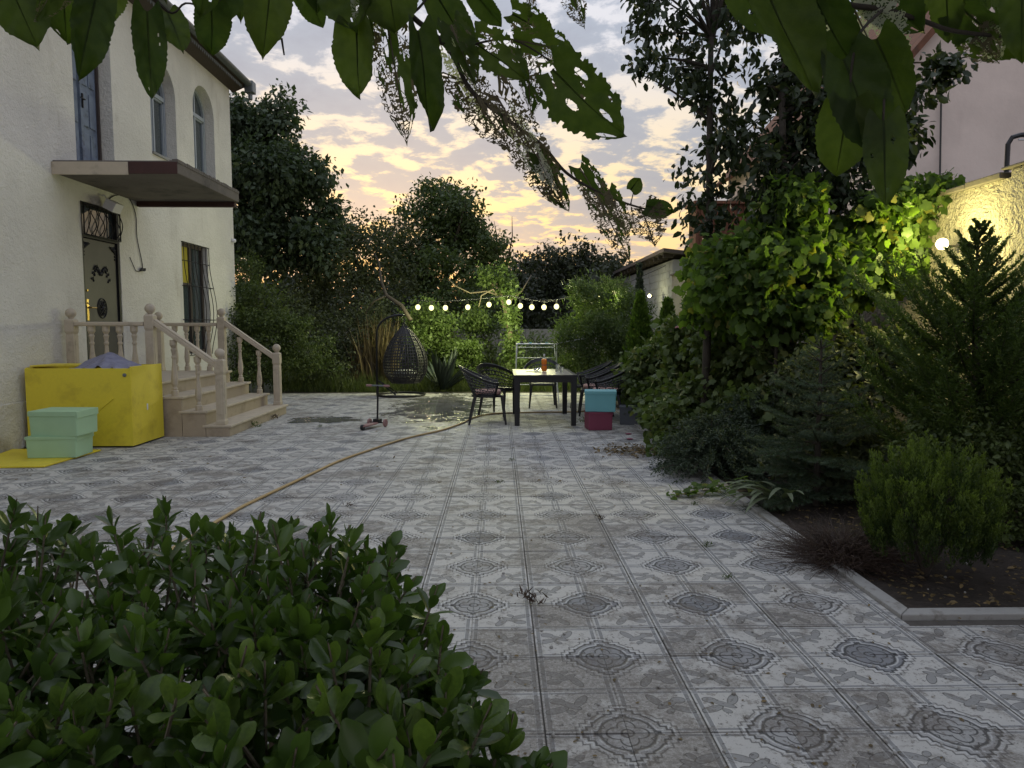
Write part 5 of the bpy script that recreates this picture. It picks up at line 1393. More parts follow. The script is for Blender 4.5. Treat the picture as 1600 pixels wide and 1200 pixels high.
# young fir with whorled branches
def fir(name, label, cx, cy, h, r, seed, whorls=11):
    e_ = empty(name); tag(e_, label, 'fir'); g = np.random.default_rng(seed); P = []; D = []; rn = []
    m = MB(); m.tube([(cx, cy, 0), (cx, cy, h*.6), (cx, cy, h)], [.03, .018, .006], 7)
    def twig(p, d, ln, n_, rr_):
        s = np.linspace(.05, 1, n_)[:, None]; q = p+d*ln*s+np.array([0, 0, .06])*ln*s**2
        for w in range(3):
            a_ = rdir(n_, g); a_ = a_-(a_@d)[:, None]*d; P.append(q+a_*.001); D.append(unit(unit(a_)*.9+d*.75+np.array([0, 0, .15]))); rn.append(np.full(n_, rr_))
    for w in range(whorls):
        t = (w+.5)/whorls; z = h*(.05+.93*t**.9); L0 = r*(1-t)**.75*1.0+.05
        nb = 7 if t > .5 else 9
        for b in range(nb):
            a = b*2*pi/nb+w*.7+g.normal()*.15; el = -.08+.7*t+g.normal()*.16; ln = L0*(.5+.65*g.random())
            d = np.array([math.cos(a)*math.cos(el), math.sin(a)*math.cos(el), math.sin(el)]); p = np.array([cx, cy, z]); rr_ = g.random()
            twig(p+d*.03, d, ln, int(ln*190), rr_); m.tube([Vector(p), Vector(p+d*ln)], [.006, .003], 4, caps=False)
            nt2 = int(ln/.045)
            for q in range(2, nt2):
                for sd2 in (-1, 1):
                    u = q/nt2; a2 = a+sd2*(.85+.1*g.normal()); l2 = ln*.42*(1-u)+.05
                    d2 = np.array([math.cos(a2)*math.cos(el*.6), math.sin(a2)*math.cos(el*.6), math.sin(el*.5)+.02])
                    twig(p+d*ln*u, d2, l2, max(5, int(l2*170)), rr_*.6+u*.4)
    s = np.linspace(.8, 1.06, 40)
    twig(np.array([cx, cy, h*.82]), np.array([0, 0, 1.0]), h*.2, 60, .6)
    P = np.concatenate(P); D = np.concatenate(D)
    print(name, len(P))
    leaves('needles', P, D, rdir(len(P), g), .020+.010*g.random(len(P)), 'needle', L['fir'], e_, np.concatenate(rn), seed)
    m.build('trunk', M['bark'], e_)
fc = P3(1278, 700, 5.7); fh = ZA(530, 5.7)
fir('young_fir', 'young fir with whorled soft needled branches in the middle of the bed', fc[0], fc[1], fh, .66, 97)

# large cypress at the right
def cypress(name, label, cx, cy, h, r, seed, n=125, size=.040):
    e_ = empty(name); tag(e_, label, 'cypress'); g = np.random.default_rng(seed); P = []; D = []; rn = []; SZ = []
    m = MB(); m.tube([(cx, cy, 0), (cx+.03, cy, h*.5), (cx-.02, cy, h*.8), (cx, cy, h)], [.05, .028, .011, .002], 8)
    for b in range(n):
        t = ((b+.5)/n)**.88; z = h*(.10+.88*t); a = b*2.4+g.normal()*.2
        ln = r*float(np.interp(t, [0, .3, .5, .62, .75, .88, 1], [.85, 1.0, .92, .52, .32, .17, .04]))*(.65+.5*g.random())
        el0 = .15+.35*t; d = np.array([math.cos(a), math.sin(a), 0.])
        s = np.linspace(0, 1, 14); q = np.array([cx, cy, z])+d[None]*(ln*s*math.cos(el0))[:, None]+np.array([0, 0, 1.])[None]*(ln*(math.sin(el0)*s+.42*s**2))[:, None]
        m.tube([Vector(v) for v in q[::3]], [.009, .007, .005, .003, .002], 4, caps=False)
        rr_ = g.random(); side = np.array([-d[1], d[0], 0]); sz = 1.05-.55*t**3
        for k_ in range(2, 14):
            for sd2 in (-1, 1, 0):
                u = k_/13; l2 = (.30*ln+.04*(1-t)+.004)*(1.05-u*.75)*(.7+.5*g.random()); tg_ = unit(q[min(k_, 13)]-q[k_-1])
                d2 = unit(tg_*.9+side*sd2*.62+np.array([0, 0, .16])+g.normal(size=3)*.10)
                nn_ = max(5, int(l2/.0085)); s2 = np.linspace(0, 1, nn_)[:, None]
                pp_ = q[k_]+d2*l2*s2+np.array([0, 0, .10])*l2*s2**2
                for w in (0, 1):
                    P.append(pp_+g.normal(size=pp_.shape)*.004); D.append(unit(d2+rdir(nn_, g)*.7)); SZ.append(np.full(nn_, sz)); rn.append(np.full(nn_, rr_*.4)+s2[:, 0]*.45)
    P = np.concatenate(P); D = np.concatenate(D); print(name, len(P))
    leaves('foliage', P, D, rdir(len(P), g), np.concatenate(SZ)*size*(.5+.5*g.random(len(P))), 'scale', L['cyp'], e_, np.concatenate(rn), seed)
    m.build('trunk', M['bark'], e_, smooth=True)
cp = P3(1518, 600, 5.3)
cypress('cypress_tree', 'large open branched cypress with feathery sprays in front of the lit wall lamp', cp[0], cp[1], ZA(338, 5.3), 1.0, 98)
cp = P3(1620, 600, 5.9)
cypress('cypress_tree', 'second cypress cut off by the right edge of the picture', cp[0], cp[1], ZA(520, 5.9), .8, 99, 70)

# round thuja
def thuja(name, label, cx, cy, h, r, seed, n=400):
    e_ = empty(name); tag(e_, label, 'thuja'); g = np.random.default_rng(seed)
    d = rdir(n, g); d[:, 2] = np.abs(d[:, 2])*1.5-.72; d = unit(d)
    rad = .62+.30*g.random(n)
    base = np.array([cx, cy, h*.36])+d*rad[:, None]*np.array([r, r, h*.46])
    base[:, 2] = np.maximum(base[:, 2], .02)
    per = 150; ii = np.repeat(np.arange(n), per); s = g.random(n*per)
    up_ = unit(d*np.array([.32, .32, .1])+np.array([0, 0, 1.0])+g.normal(size=(n, 3))*.08)
    ln = .16+.12*g.random(n)
    wid = .026*np.sin(pi*np.clip(s*.85+.12, 0, 1))**.8
    P = base[ii]+up_[ii]*(s*ln[ii])[:, None]+rdir(n*per, g)*wid[:, None]
    D = unit(up_[ii]*1.0+rdir(n*per, g)*.6)
    leaves('foliage', P, D, rdir(n*per, g), .020*(.6+.7*g.random(n*per)), 'scale', L['thuja'], e_, g.random(n)[ii]*.2+.8*s**2.2, seed)  # shade inside the tufts and lit tips are put into the colour
    m = MB()
    for k_ in range(7): a = k_*.9; m.tube([(cx, cy, 0), (cx+.12*math.cos(a), cy+.12*math.sin(a), h*.35), (cx+.3*r*math.cos(a), cy+.3*r*math.sin(a), h*.7)], [.016, .012, .006], 5)
    m.build('stems', M['bark'], e_)
tp_ = P3(1462, 900, 3.95)
thuja('round_thuja', 'egg shaped golden green thuja at the near end of the bed', tp_[0], 4.05, ZA(690, 4.0), .365, 100)
# small leaved bush at the far right
shrub('privet_bush', 'small leaved green bush behind the round thuja at the right edge', P3(1540, 760, 4.9)[:2]+(0,),
      [blob(1500, 690, 5.0, 70, 55), blob(1570, 720, 4.8, 60, 80), blob(1600, 800, 4.6, 50, 70), blob(1440, 700, 5.2, 50, 50), blob(1545, 650, 5.1, 26, 36)], 560, 20, .055, .038, 'oval', L['bushl'], 101, shell=.4)
# brown dry bush
e_ = empty('dry_bush'); tag(e_, 'low brown leafless dried bush lying over the kerb before the thuja', 'bush')
g = np.random.default_rng(102); bx, by = G(1330, 890)[:2]; m = MB()
P = []; D = []
for k_ in range(620):
    a = g.random()*2*pi; el = g.random()*1.2+.08; ln = .28+.22*g.random()
    d_ = np.array([math.cos(a)*math.cos(el)*1.15, math.sin(a)*math.cos(el), math.sin(el)*.62]); p0 = np.array([bx+g.normal()*.05, by+g.normal()*.05+.15, 0.])
    q = [p0+d_*ln*t+np.array([0, 0, -.05])*t*t+g.normal(size=3)*.022*t for t in np.linspace(0, 1, 5)]
    m.tube([Vector(v) for v in q], [.003, .0026, .0022, .0018, .0012], 3, caps=False)
    for t in np.linspace(.3, 1, 14): P.append(p0+d_*ln*t); D.append(unit(d_+g.normal(size=3)*.6))
m.build('stems', L['brown'], e_)
P = np.array(P); D = np.array(D); leaves('dry_twigs', P, D, rdir(len(P), g), .05*(.5+.6*g.random(len(P))), 'blade', L['brown'], e_, None, 5)

# striped strap leaves
e_ = empty('striped_lily'); tag(e_, 'clump of long pale striped strap leaves arching between juniper and fir', 'plant')
g = np.random.default_rng(103); lx, ly = G(1222, 800)[:2]; ly += .05
for k_ in range(17):
    a = R(180)+g.normal()*.8; ln = .40+.30*g.random(); w_ = .018
    d_ = Vector((math.cos(a), math.sin(a)*.6-.15, 0)).normalized(); s_ = Vector((-d_.y, d_.x, 0)); Q = []; N_ = 9; el = 1.25-.5*g.random(); x_, z_ = 0, .01; p = Vector((lx+g.normal()*.04, ly+g.normal()*.05, .0))
    for q in range(N_+1):
        t = q/N_; w2 = w_*(.5+.9*math.sin(pi*min(1, .25+t*.75))) if q < N_ else .001
        Q += [p-s_*w2, p+Vector((0, 0, -.006)), p+s_*w2]
        p = p+(d_*math.cos(el)+Vector((0, 0, math.sin(el))))*ln/N_; el -= .14+.10*g.random()
    m = MB(); m.add(Q, [(q*3+s, q*3+s+1, q*3+s+4, q*3+s+3) for q in range(N_) for s in (0, 1)]); m.build('strap_leaf', L['stripe'], e_, smooth=True)
# trailing grape shoot on the paving
e_ = empty('trailing_vine_shoot'); tag(e_, 'fallen grape shoot with yellowing leaves trailing onto the tiles at the kerb', 'vine shoot')
g = np.random.default_rng(104); a_ = G(1175, 765); b_ = G(1045, 778)
m = MB(); q = [a_.lerp(b_, t)+Vector((0, .06*math.sin(t*5), .05*math.sin(pi*t)+.01)) for t in np.linspace(0, 1, 12)]; m.tube(q, .004, 5); m.build('shoot', M['bark_lt'], e_)
n = 70; t = g.random(n)**.8; P = np.array([list(a_.lerp(b_, x)) for x in t])+g.normal(size=(n, 3))*np.array([.05, .07, .03])*(1.2-t[:, None]*.7); P[:, 2] = np.abs(P[:, 2])+.015+.10*(1-t)*g.random(n)
leaves('vine_leaves', P, rdir(n, g)*np.array([1, 1, .3])+np.array([0, 0, .05]), np.array([0, 0, 1])+rdir(n, g)*.5, (.05+.05*g.random(n))*(1.2-t*.6), 'lobed', L['vine'], e_)

# ---- litter, weeds
g = np.random.default_rng(110)
def litter(name, n, xs, ys, size, tp, mat, label, cat, seed, h=.004):
    g = np.random.default_rng(seed); P = np.stack([g.uniform(*xs, n), ys[0]+(ys[1]-ys[0])*g.random(n)**1.6, np.full(n, h)], 1)
    D = rdir(n, g)*np.array([1, 1, .12]); Nn = np.array([0, 0, 1])+rdir(n, g)*.35
    tag(leaves(name, P, D, Nn, size*(.4+g.random(n)), tp, mat, None, None, seed), label, cat, kind='stuff')
litter('leaf_litter', 1100, (-1.2, 5.2), (2.2, 10), .019, 'oval', M['dryleaf'], 'scattered small brown fallen leaves and crumbs on the tiles', 'litter', 111)
litter('far_leaf_litter', 160, (-5.5, 2), (6.5, 15), .032, 'oval', M['dryleaf'], 'thin scatter of dead leaves on the far paving', 'litter', 112)
litter('bed_litter', 1500, (KX+.15, 4.6), (KY+.1, 8), .035, 'oval', M['dryleaf'], 'dead leaves lying on the dark soil of the planting bed', 'litter', 113, .03)
m = MB()
for k_ in range(90):
    x_ = g.uniform(.0, 3.2); y_ = 2.3+2.0*g.random()**1.5
    m.ball((x_, y_, .006), .005+.005*g.random(), 6, 4, .8)
tag(m.build('mulberry_pellets', M['kerb'], smooth=True), 'small pale dried berries and pebbles strewn over the near tiles', 'debris', kind='stuff')
wl_ = ('leggy seedling weed growing in the nearest long tile joint', 'tiny weed tuft in the tile joint left of the kerb corner', 'small weed sprouting halfway up the yard near the kerb side joint', 'weed tuft in the joint a little farther than the halfway weed', 'minute weed sprig before the table', 'weed tuft at the foot of the lowest porch step', 'low weed sprig by the far side of the lowest porch step', 'flat weed tuft right of the hose in mid yard', 'dark weed clump under the table by the crimson box', 'little weed in the joint just beyond the hedge', 'withered weed on the tiles left of the scooter', 'small dark weed nearest the trailing vine shoot')
for k_, (px, py, sz_) in enumerate(((831, 943, .11), (1137, 905, .05), (1105, 855, .06), (938, 812, .06), (800, 720, .05), (398, 668, .14), (428, 655, .12), (780, 755, .05), (912, 660, .12), (545, 792, .06), (500, 668, .06), (1085, 790, .05))):
    e0 = G(px, py); g = np.random.default_rng(120+k_); n = 46
    P = np.array([[e0.x, e0.y, 0]])+g.normal(size=(n, 3))*np.array([sz_*.35, sz_*.2, 0])+np.array([0, 0, 1])*(g.random(n)*sz_*.5)[:, None]
    D = unit(np.stack([g.normal(size=n)*.8, g.normal(size=n)*.8, np.ones(n)*.8], 1))
    o = leaves('weed', P, D, rdir(n, g), sz_*.45*(.5+g.random(n)*.7), 'lance', L['bushl'] if k_ % 3 else L['brown'], None); tag(o, wl_[k_], 'weed')
# debris heap by the bed edge
e_ = empty('garden_clippings'); tag(e_, 'flat heap of dry clippings on the tiles at the thicket edge', 'clippings')
g = np.random.default_rng(130); c0 = G(995, 706); n = 420
P = np.stack([c0.x+g.normal(size=n)*.22, c0.y+g.normal(size=n)*.16, np.abs(g.normal(size=n))*.02+.01], 1)
leaves('dry_clippings', P, rdir(n, g)*np.array([1, 1, .3]), np.array([0, 0, 1])+rdir(n, g)*.6, .05*(.4+g.random(n)), 'oval', M['dryleaf'], e_)
for k_, (px, py) in enumerate(((984, 687), (982, 679))):
    q_ = G(px, py); m = MB(); m.lathe([(.001, 0), (.03, .004), (.035, .012), (.01, .02)], 8, (0, 0, 0)); m.v = [(v[0]*1.3, v[1], v[2]) for v in m.v]
    tag(m.build('fallen_petals', M['crimson'], loc=(q_.x, q_.y, .002)), ('nearer dark red petal cluster on the tiles right of the crimson box', 'farther dark red petal cluster on the tiles right of the crimson box')[k_], 'petals')

# ================================================================== FOREGROUND HEDGE
hed = empty('foreground_hedge'); tag(hed, 'glossy leaved evergreen hedge filling the lower left foreground', 'hedge')
def euo(wd, fold, bend, n=6):
    V = []; 
    for q in range(n+1):
        t = q/n; w = wd*(math.sin(pi*min(1, t*.90+.04)**1.35))**.62*(1 if q < n else .45); z = -bend*t*t
        V += [(-w, t, z+fold*w), (-w*.5, t, z+fold*.35*w), (0, t, z), (w*.5, t, z+fold*.35*w), (w, t, z+fold*w)]
    Fq = [[q*5+s, q*5+s+1, q*5+s+6, q*5+s+5] for q in range(n) for s in range(4)]
    return np.array(V), np.array(Fq)
for i_, (wd, fo, be) in enumerate(((.25, .30, .10), (.29, .15, .25), (.24, .45, .02), (.28, .2, -.10))): TP['euo%d' % i_] = euo(wd, fo, be); TP['eum%d' % i_] = euo(wd, fo, be, 4)
g = np.random.default_rng(140)
def hedge_top(px):      # seen outline of the hedge's far rim
    return np.interp(px, [-400, 0, 60, 150, 260, 300, 400, 480, 560, 600, 650, 700, 760, 830, 850], [770, 775, 785, 805, 790, 820, 815, 805, 820, 850, 850, 890, 1000, 1060, 1150])
# hedge body as a set of ellipsoids standing on the ground
HB_ = []
for x_ in np.arange(-2.6, -.35, .24): HB_.append((x_, 1.62+.06*math.sin(x_*5), .66, .24, .46, .26+.02*math.sin(x_*9)))
for x_ in np.arange(-1.6, -.2, .22): HB_.append((x_, 1.18, .70, .22, .36, .20+.015*math.sin(x_*11)))
HB_ += [(-.10, 1.10, .60, .17, .2, .22), (-.07, .92, .58, .12, .14, .20), (-.22, 1.45, .64, .16, .2, .22), (-.30, 1.32, .64, .20, .30, .22), (-.20, 1.12, .60, .16, .22, .22), (-.42, 1.55, .66, .22, .26, .24), (-.14, .98, .60, .14, .16, .20), (-.45, .92, .68, .22, .16, .18), (-.9, .88, .70, .3, .18, .18), (-.32, 1.75, .66, .12, .12, .20), (-.55, 1.85, .64, .3, .2, .26)]
HB_ = [(b[0], b[1], b[2]+.025+max(0, min(.09, -b[0]*.08-.05)), b[3], b[4], b[5]) for b in HB_]
P = []; Dd = []; Nn = []; S = []; st_m = MB(); SH = []
w = np.array([b[3]*b[4] for b in HB_])**.6; w /= w.sum()
for b, c in zip(HB_, g.multinomial(1080, w)):
    d = rdir(c, g); d[:, 2] = np.abs(d[:, 2])*1.0-.15; d = unit(d)
    r_ = .80+.28*g.random(c)
    for k_ in range(c):
        p = np.array(b[:3])+d[k_]*r_[k_]*np.array(b[3:])
        ax_ = unit(d[k_]*.75+np.array([0, 0, .8])+g.normal(size=3)*.25); SH.append((p, ax_))
for (p, ax_) in SH:
    nl = g.integers(6, 11); ln = .045+.035*g.random(); st_m.tube([Vector(p-ax_*.10), Vector(p), Vector(p+ax_*ln)], [.0032, .0026, .0016], 4, caps=False)
    ref = unit(np.cross(ax_, rdir(1, g)[0])); oth = np.cross(ax_, ref); ph = g.random()*6.28
    for q in range(nl):
        t = q/nl; a = ph+q*2.4; rad = ref*math.cos(a)+oth*math.sin(a)
        base = p+ax_*(ln*t-.03); op = 1.05-t*.85
        P.append(base); Dd.append(unit(rad*op+ax_*(.35+t*.9))); Nn.append(unit(ax_*1.0-rad*.25*(1-t)+g.normal(size=3)*.25)); S.append((.047+.038*g.random()**1.3)*(1.0-.3*t))
# looser inner leaves
n = 2200; ii = g.integers(0, len(HB_), n); hb_ = np.array(HB_)[ii]; d = rdir(n, g)
Pi = hb_[:, :3]+d*hb_[:, 3:]*(.25+.6*g.random(n))[:, None]
P = np.concatenate([np.array(P), Pi]); Dd = np.concatenate([np.array(Dd), rdir(n, g)]); Nn = np.concatenate([np.array(Nn), unit(rdir(n, g)+np.array([0, 0, .6]))]); S = np.concatenate([np.array(S), .05+.02*g.random(n)])
dist = np.linalg.norm(P-np.array([0, 0, CAM_H]), axis=1); pxs = 779+P[:, 0]/P[:, 1]*F; pys = 510-(P[:, 2]-CAM_H)/P[:, 1]*F
score = dist+np.where((pxs < -10) | (pys > 1220) | (pxs > 870), 9, 0)+np.where(np.arange(len(P)) >= len(P)-n, 5, 0)
order = np.argsort(score); near = order[:298]; far_ = order[298:]
lm_ = []
for i_ in range(4):
    V_, F_ = TP['euo%d' % i_]; me = bpy.data.meshes.new('leaf'); me.from_pydata([tuple(v) for v in V_], [], [tuple(f) for f in F_]); me.polygons.foreach_set('use_smooth', [True]*len(F_)); me.materials.append(L['hedgeo']); lm_.append(me)
for c_, i_ in enumerate(near):
    D = Vector(Dd[i_]).normalized(); X = D.cross(Vector(Nn[i_])).normalized(); Z = X.cross(D)
    mt = Matrix((X, D, Z)).transposed().to_4x4(); mt = Matrix.Translation(P[i_]) @ mt @ Matrix.Scale(S[i_], 4)
    o = bpy.data.objects.new('leaf', lm_[c_ % 4]); col.objects.link(o); o.parent = hed; o.matrix_local = mt
k4 = np.arange(len(far_)) % 4
for i_ in range(4):
    s_ = far_[k4 == i_]
    o = leaves('leaf_mass', P[s_], Dd[s_], Nn[s_], S[s_], 'eum%d' % i_, L['hedge'], hed, g.random(len(s_)), 9); tag(o, kind='stuff')
    o.data.polygons.foreach_set('use_smooth', np.ones(len(o.data.polygons), dtype=bool))
for k_ in range(60):
    b = HB_[k_ % len(HB_)]; st_m.tube([(b[0]+g.normal()*.05, b[1]*.9, 0), (b[0]+g.normal()*.06, b[1], .35), (b[0]+g.normal()*.12, b[1]+g.normal()*.1, b[2]+.1)], [.012, .008, .004], 5, caps=False)
st_m.build('stems', M['bark_lt'], hed)

# ================================================================== OVERHANGING MULBERRY
mul = empty('mulberry_tree'); tag(mul, 'mulberry tree whose caterpillar eaten leaves hang down across the top of the view', 'mulberry tree')
def mleaf(name, base, tip, width, lace, seed, mat=None, face=None, web=False, curl=.0, thin=0):
    g = np.random.default_rng(seed); base = Vector(base); tip = Vector(tip); ax_ = tip-base; ln = ax_.length; D = ax_.normalized()
    toc = (Vector((0, 0, CAM_H))-base).normalized(); nrm = (toc+Vector(rdir(1, g)[0])*.45).normalized() if face is None else face
    X = D.cross(nrm).normalized(); Z = X.cross(D)
    res = 30 if lace <= 0 else 96
    nu, nv = res, res//2*2
    U, Vv = np.meshgrid(np.linspace(0, 1, nu+1), np.linspace(-1, 1, nv+1), indexing='ij')
    prof = (np.sin(pi*np.clip(U*.97+.03, 0, 1)**.66)**.42)*(1-.06*U)*np.clip((1-U)*4, 0, 1)**.42
    ser = 1+.09*np.abs(((U*17+seed) % 1)-.5)*2*(np.abs(Vv) > .93)-.02
    x = Vv*prof*width/2*ser; yv = U*ln-np.abs(Vv)**1.5*np.clip(.16-U, 0, 1)*ln*.9
    z = np.abs(Vv)**1.3*width*(.05+.30*g.random())-(.02+.22*g.random())*ln*U**2+.030*ln*np.sin(U*9+seed)*Vv**2+.02*ln*np.sin(Vv*3+U*6+seed)+.015*ln*np.sin(U*26-np.abs(Vv)*7)*np.abs(Vv)
    co = np.array(base)+x[..., None]*np.array(X)+yv[..., None]*np.array(D)+z[..., None]*np.array(Z)
    uc = (U[:-1, :-1]+U[1:, 1:])/2; vc = (Vv[:-1, :-1]+Vv[1:, 1:])/2; keep = np.ones(uc.shape, bool)
    if lace > 0:
        xx = vc*width/2*np.sin(pi*uc**.7).clip(.05); yy = uc*ln; wv = .0025*np.sin(yy*400+xx*300)
        K = int(ln*width*.6*(150000 if not web else 200000)); K = max(60, min(K, 1300))
        kx = g.uniform(-width/2, width/2, K); ky = g.uniform(0, ln, K)
        tree_ = np.sqrt((xx[..., None]+wv[..., None]-kx)**2+(yy[..., None]*.9-ky*.9)**2)
        tree_.partition(1, axis=-1); cell = tree_[..., 1]-tree_[..., 0]
        veins = (np.abs(vc) < .035)|(np.abs(((uc*7.5-np.abs(vc)*1.6) % 1)-.5) > .462)
        # which areas are still whole
        q = g.uniform(0, 6.28, 8); f = .5+.16*np.sin(uc*5+q[0]+vc*2)+.14*np.sin(vc*4+q[1]+uc*3)+.13*np.sin(uc*13+q[2]-vc*5)+.10*np.sin(vc*11+q[3]+uc*8)+.08*np.sin(uc*27+vc*19+q[4])+.06*np.sin(vc*31-uc*23+q[5])
        whole = f > lace*1.02-.07
        if thin: whole &= (uc < thin)
        keep = whole|veins|(cell < .0007+.0003*f)
        # bitten-out areas
        f2 = np.sin(uc*9+q[6]+vc*6)+np.sin(vc*8-uc*7+q[7])
        keep &= ~((f2 > 1.55)&~veins)
        keep |= np.abs(vc) > .975
        keep &= ~((np.abs(vc) > .9)&(np.sin(uc*31+q[3]) > .8))
    elif seed % 3 == 0:
        for h_ in range(3):
            cu, cv, cr = g.uniform(.2, .9), g.uniform(-.7, .7), g.uniform(.01, .05); keep &= ((uc-cu)**2+((vc-cv)*.5)**2) > cr**2
    I, J = np.nonzero(keep); a = I*(nv+1)+J
    idx = np.stack([a, a+nv+1, a+nv+2, a+1], 1)
    used, inv = np.unique(idx, return_inverse=True); V = co.reshape(-1, 3)[used]-np.array(base)
    if mat is None: mat = L['web'] if web else L['mul']
    o = np_mesh(name, V, len(idx), 4, mat, mul, None, True, tuple(base), inv.reshape(-1, 4))
    if lace > 0 and not web:
        # skeleton parts take the dried colour, whole parts stay green
        o.data.materials.append(L['lace']); o.data.polygons.foreach_set('material_index', np.where(whole[I, J], 0, 1).astype(np.int32))
    # midrib and petiole
    m = MB(); rib = [Vector(tuple(co[int(nu*t), nv//2]))-base for t in np.linspace(0, .95, 8)]
    m.tube(rib, [.0013*(1.1-t*.9) for t in np.linspace(0, 1, 8)], 4); m.build('midrib', M['bark_lt'] if lace > .3 else L['mul'], o)
    return o
# (base px, tip px, width px, eaten 0..1, depth, webbed)
ML = [((10, -35), (60, 78), 75, 0, 1.00), ((95, -40), (108, 75), 70, 0, 1.05), ((150, -12), (124, 132), 54, 0, .98), ((176, -30), (150, 40), 60, 0, 1.05),
      ((230, 18), (238, 162), 46, 0, 1.0), ((262, 18), (288, 80), 40, 0, 1.05), ((330, 5), (334, 92), 52, 0, 1.0), ((372, -30), (376, 34), 26, 0, 1.1),
      ((425, -30), (408, 90), 66, 0, 1.0), ((470, -30), (506, 48), 44, 0, 1.05), ((545, -45), (560, 60), 92, 0, 1.0), ((556, 42), (560, 160), 62, 0, .98), ((604, -40), (620, 60), 86, 0, .97),
      ((606, 40), (637, 230), 60, .62, 1.0), ((652, 48), (680, 212), 50, 0, .96), ((680, -10), (745, 92), 52, 0, 1.02), ((705, 40), (745, 130), 46, .35, 1.0), ((742, -10), (786, 44), 34, 0, 1.06),
      ((742, 66), (832, 130), 62, .3, 1.0), ((722, 120), (800, 240), 60, .93, 1.02), ((776, 150), (885, 336), 62, .88, .99), ((825, 110), (832, 185), 36, .6, 1.02), ((800, 22), (872, 58), 40, .1, 1.05), ((802, 62), (905, 84), 58, .45, 1.0),
      ((862, 108), (972, 222), 98, .12, .97), ((838, 240), (893, 336), 40, .5, 1.0), ((884, -35), (914, 48), 36, .75, 1.06), ((828, -30), (832, 30), 20, .9, 1.06),
      ((905, 262), (965, 350), 40, .4, 1.04), ((930, 300), (985, 410), 42, .8, 1.02), ((985, 297), (1000, 277), 24, 0, 1.05), ((1010, 322), (1056, 332), 30, 0, 1.04), ((1000, 322), (1026, 386), 60, .9, 1.05), ((950, 300), (985, 372), 30, .5, 1.03),
      ((1150, -30), (1212, 62), 60, 0, .92), ((1190, -30), (1290, 165), 80, 0, .82), ((1262, -40), (1215, 52), 90, 0, .86), ((1262, -20), (1345, 135), 78, 0, .84), ((1318, 92), (1384, 262), 84, 0, .80),
      ((1325, 158), (1306, 290), 78, 0, .80), ((1380, 190), (1388, 332), 60, 0, .78), ((1370, 60), (1420, 190), 78, 0, .82), ((1478, -35), (1482, 80), 46, 0, .85), ((1360, -20), (1455, 60), 66, 0, .88),
      ((1500, 12), (1600, 92), 66, .1, .86), ((1596, -30), (1598, 112), 56, 0, .80), ((1510, 40), (1565, 104), 50, .7, .88), ((1560, -30), (1600, 40), 50, 0, .9)]
gx = np.random.default_rng(400)
for q in range(20):
    px = float(gx.uniform(-20, 620)) if q < 13 else float(gx.uniform(1120, 1600)); ML.append(((px, -70), (px+float(gx.normal())*22, float(gx.uniform(-5, 42))), float(gx.uniform(34, 60)), 0 if q % 4 else .5, float(gx.uniform(.9, 1.1))))
for k_, (b_, t_, w_, lc, Y) in enumerate(ML):
    B_ = AT(*b_, Y); T_ = AT(*t_, Y+.03*math.sin(k_*2.3))
    mleaf('leaf', B_, B_.lerp(T_, .95 if B_.x < .25 else .90), w_*Y/F*(1.04 if B_.x < .25 else 1.06), lc, 200+k_, curl=.15*((k_*7) % 5)/2)
for k_, (b_, t_, w_, Y) in enumerate((((1330, 5), (1400, 150), 105, .87), ((570, 5), (590, 72), 44, .99), ((1525, 30), (1565, 92), 46, .87), ((690, 55), (760, 200), 34, 1.01), ((800, 180), (868, 300), 34, 1.0))):
    mleaf('webbed_leaf', AT(*b_, Y), AT(*t_, Y), w_*Y/F, .98, 300+k_, web=True)
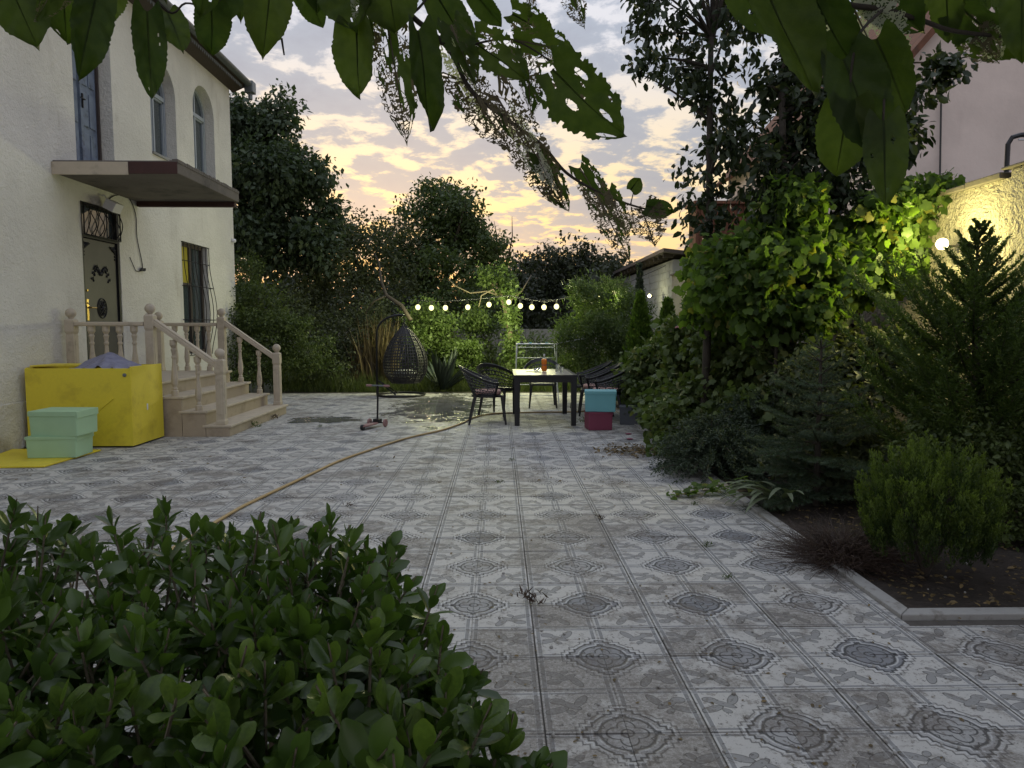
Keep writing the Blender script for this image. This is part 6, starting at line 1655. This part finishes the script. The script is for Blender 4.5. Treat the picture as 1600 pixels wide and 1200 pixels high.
def twig(pts, r0, r1, name='twig'):
    P = [AT(*p) for p in pts]; Q = []
    for i in range(len(P)-1):
        p0, p1, p2, p3 = P[max(i-1, 0)], P[i], P[i+1], P[min(i+2, len(P)-1)]
        for k_ in range(5):
            t = k_/5; Q.append(.5*((2*p1)+(-p0+p2)*t+(2*p0-5*p1+4*p2-p3)*t*t+(-p0+3*p1-3*p2+p3)*t**3))
    Q.append(P[-1]); n = len(Q); m = MB(); m.tube(Q, [r0+(r1-r0)*i/n for i in range(n)], 6); m.build(name, M['bark'], mul, smooth=True)
twig([(560, -60, 1.0), (640, 22, 1.0), (700, 75, 1.0), (735, 140, 1.0), (790, 185, 1.0), (845, 225, 1.0), (885, 270, 1.02), (935, 300, 1.03), (985, 320, 1.04), (1040, 334, 1.05)], .0042, .0012)
twig([(735, 70, 1.0), (800, 62, 1.0), (860, 95, 1.0)], .0016, .001)
twig([(1200, -60, .9), (1300, 0, .87), (1380, 15, .86), (1440, 32, .86), (1500, 50, .86), (1640, 62, .86)], .004, .002)
twig([(640, 22, 1.0), (655, 12, 1.0), (680, -20, 1.02)], .002, .0014); twig([(690, 70, 1.0), (665, 50, 1.0), (650, 50, .98)], .0014, .001)
twig([(200, -60, 1.0), (262, 18, 1.02), (290, 5, 1.03), (330, 8, 1.0), (380, -30, 1.0)], .0018, .001)
twig([(985, 320, 1.04), (990, 300, 1.05)], .001, .0008); twig([(440, 60, 1.0), (444, 86, 1.0)], .0016, .001)
twig([(1380, 15, .86), (1340, 60, .80), (1325, 160, .80)], .002, .0012); twig([(1340, 60, .8), (1378, 120, .79), (1380, 190, .78)], .002, .0012)
# crown and trunk above and behind the viewer
g = np.random.default_rng(150)
cb = [(-.2, -.4, 3.3, 2.2, 1.8, .75), (1.6, -.2, 3.4, 1.6, 1.6, .7), (1.2, .9, 3.3, 1.4, 1.0, .45), (-1.2, .6, 3.2, 1.2, .9, .5), (.4, .5, 3.9, 2.2, 1.8, .8), (2.4, .8, 3.6, 1.2, 1.2, .6)]
C = foliage('crown', cb, 460, 12, .16, .12, 'oval', L['mulc'], mul, 151, shell=.5, droop=.8)
limbs('trunk', (.9, -1.6, 0), C, M['bark'], mul, .13, (.6, -.9, 3.0), g, 30)
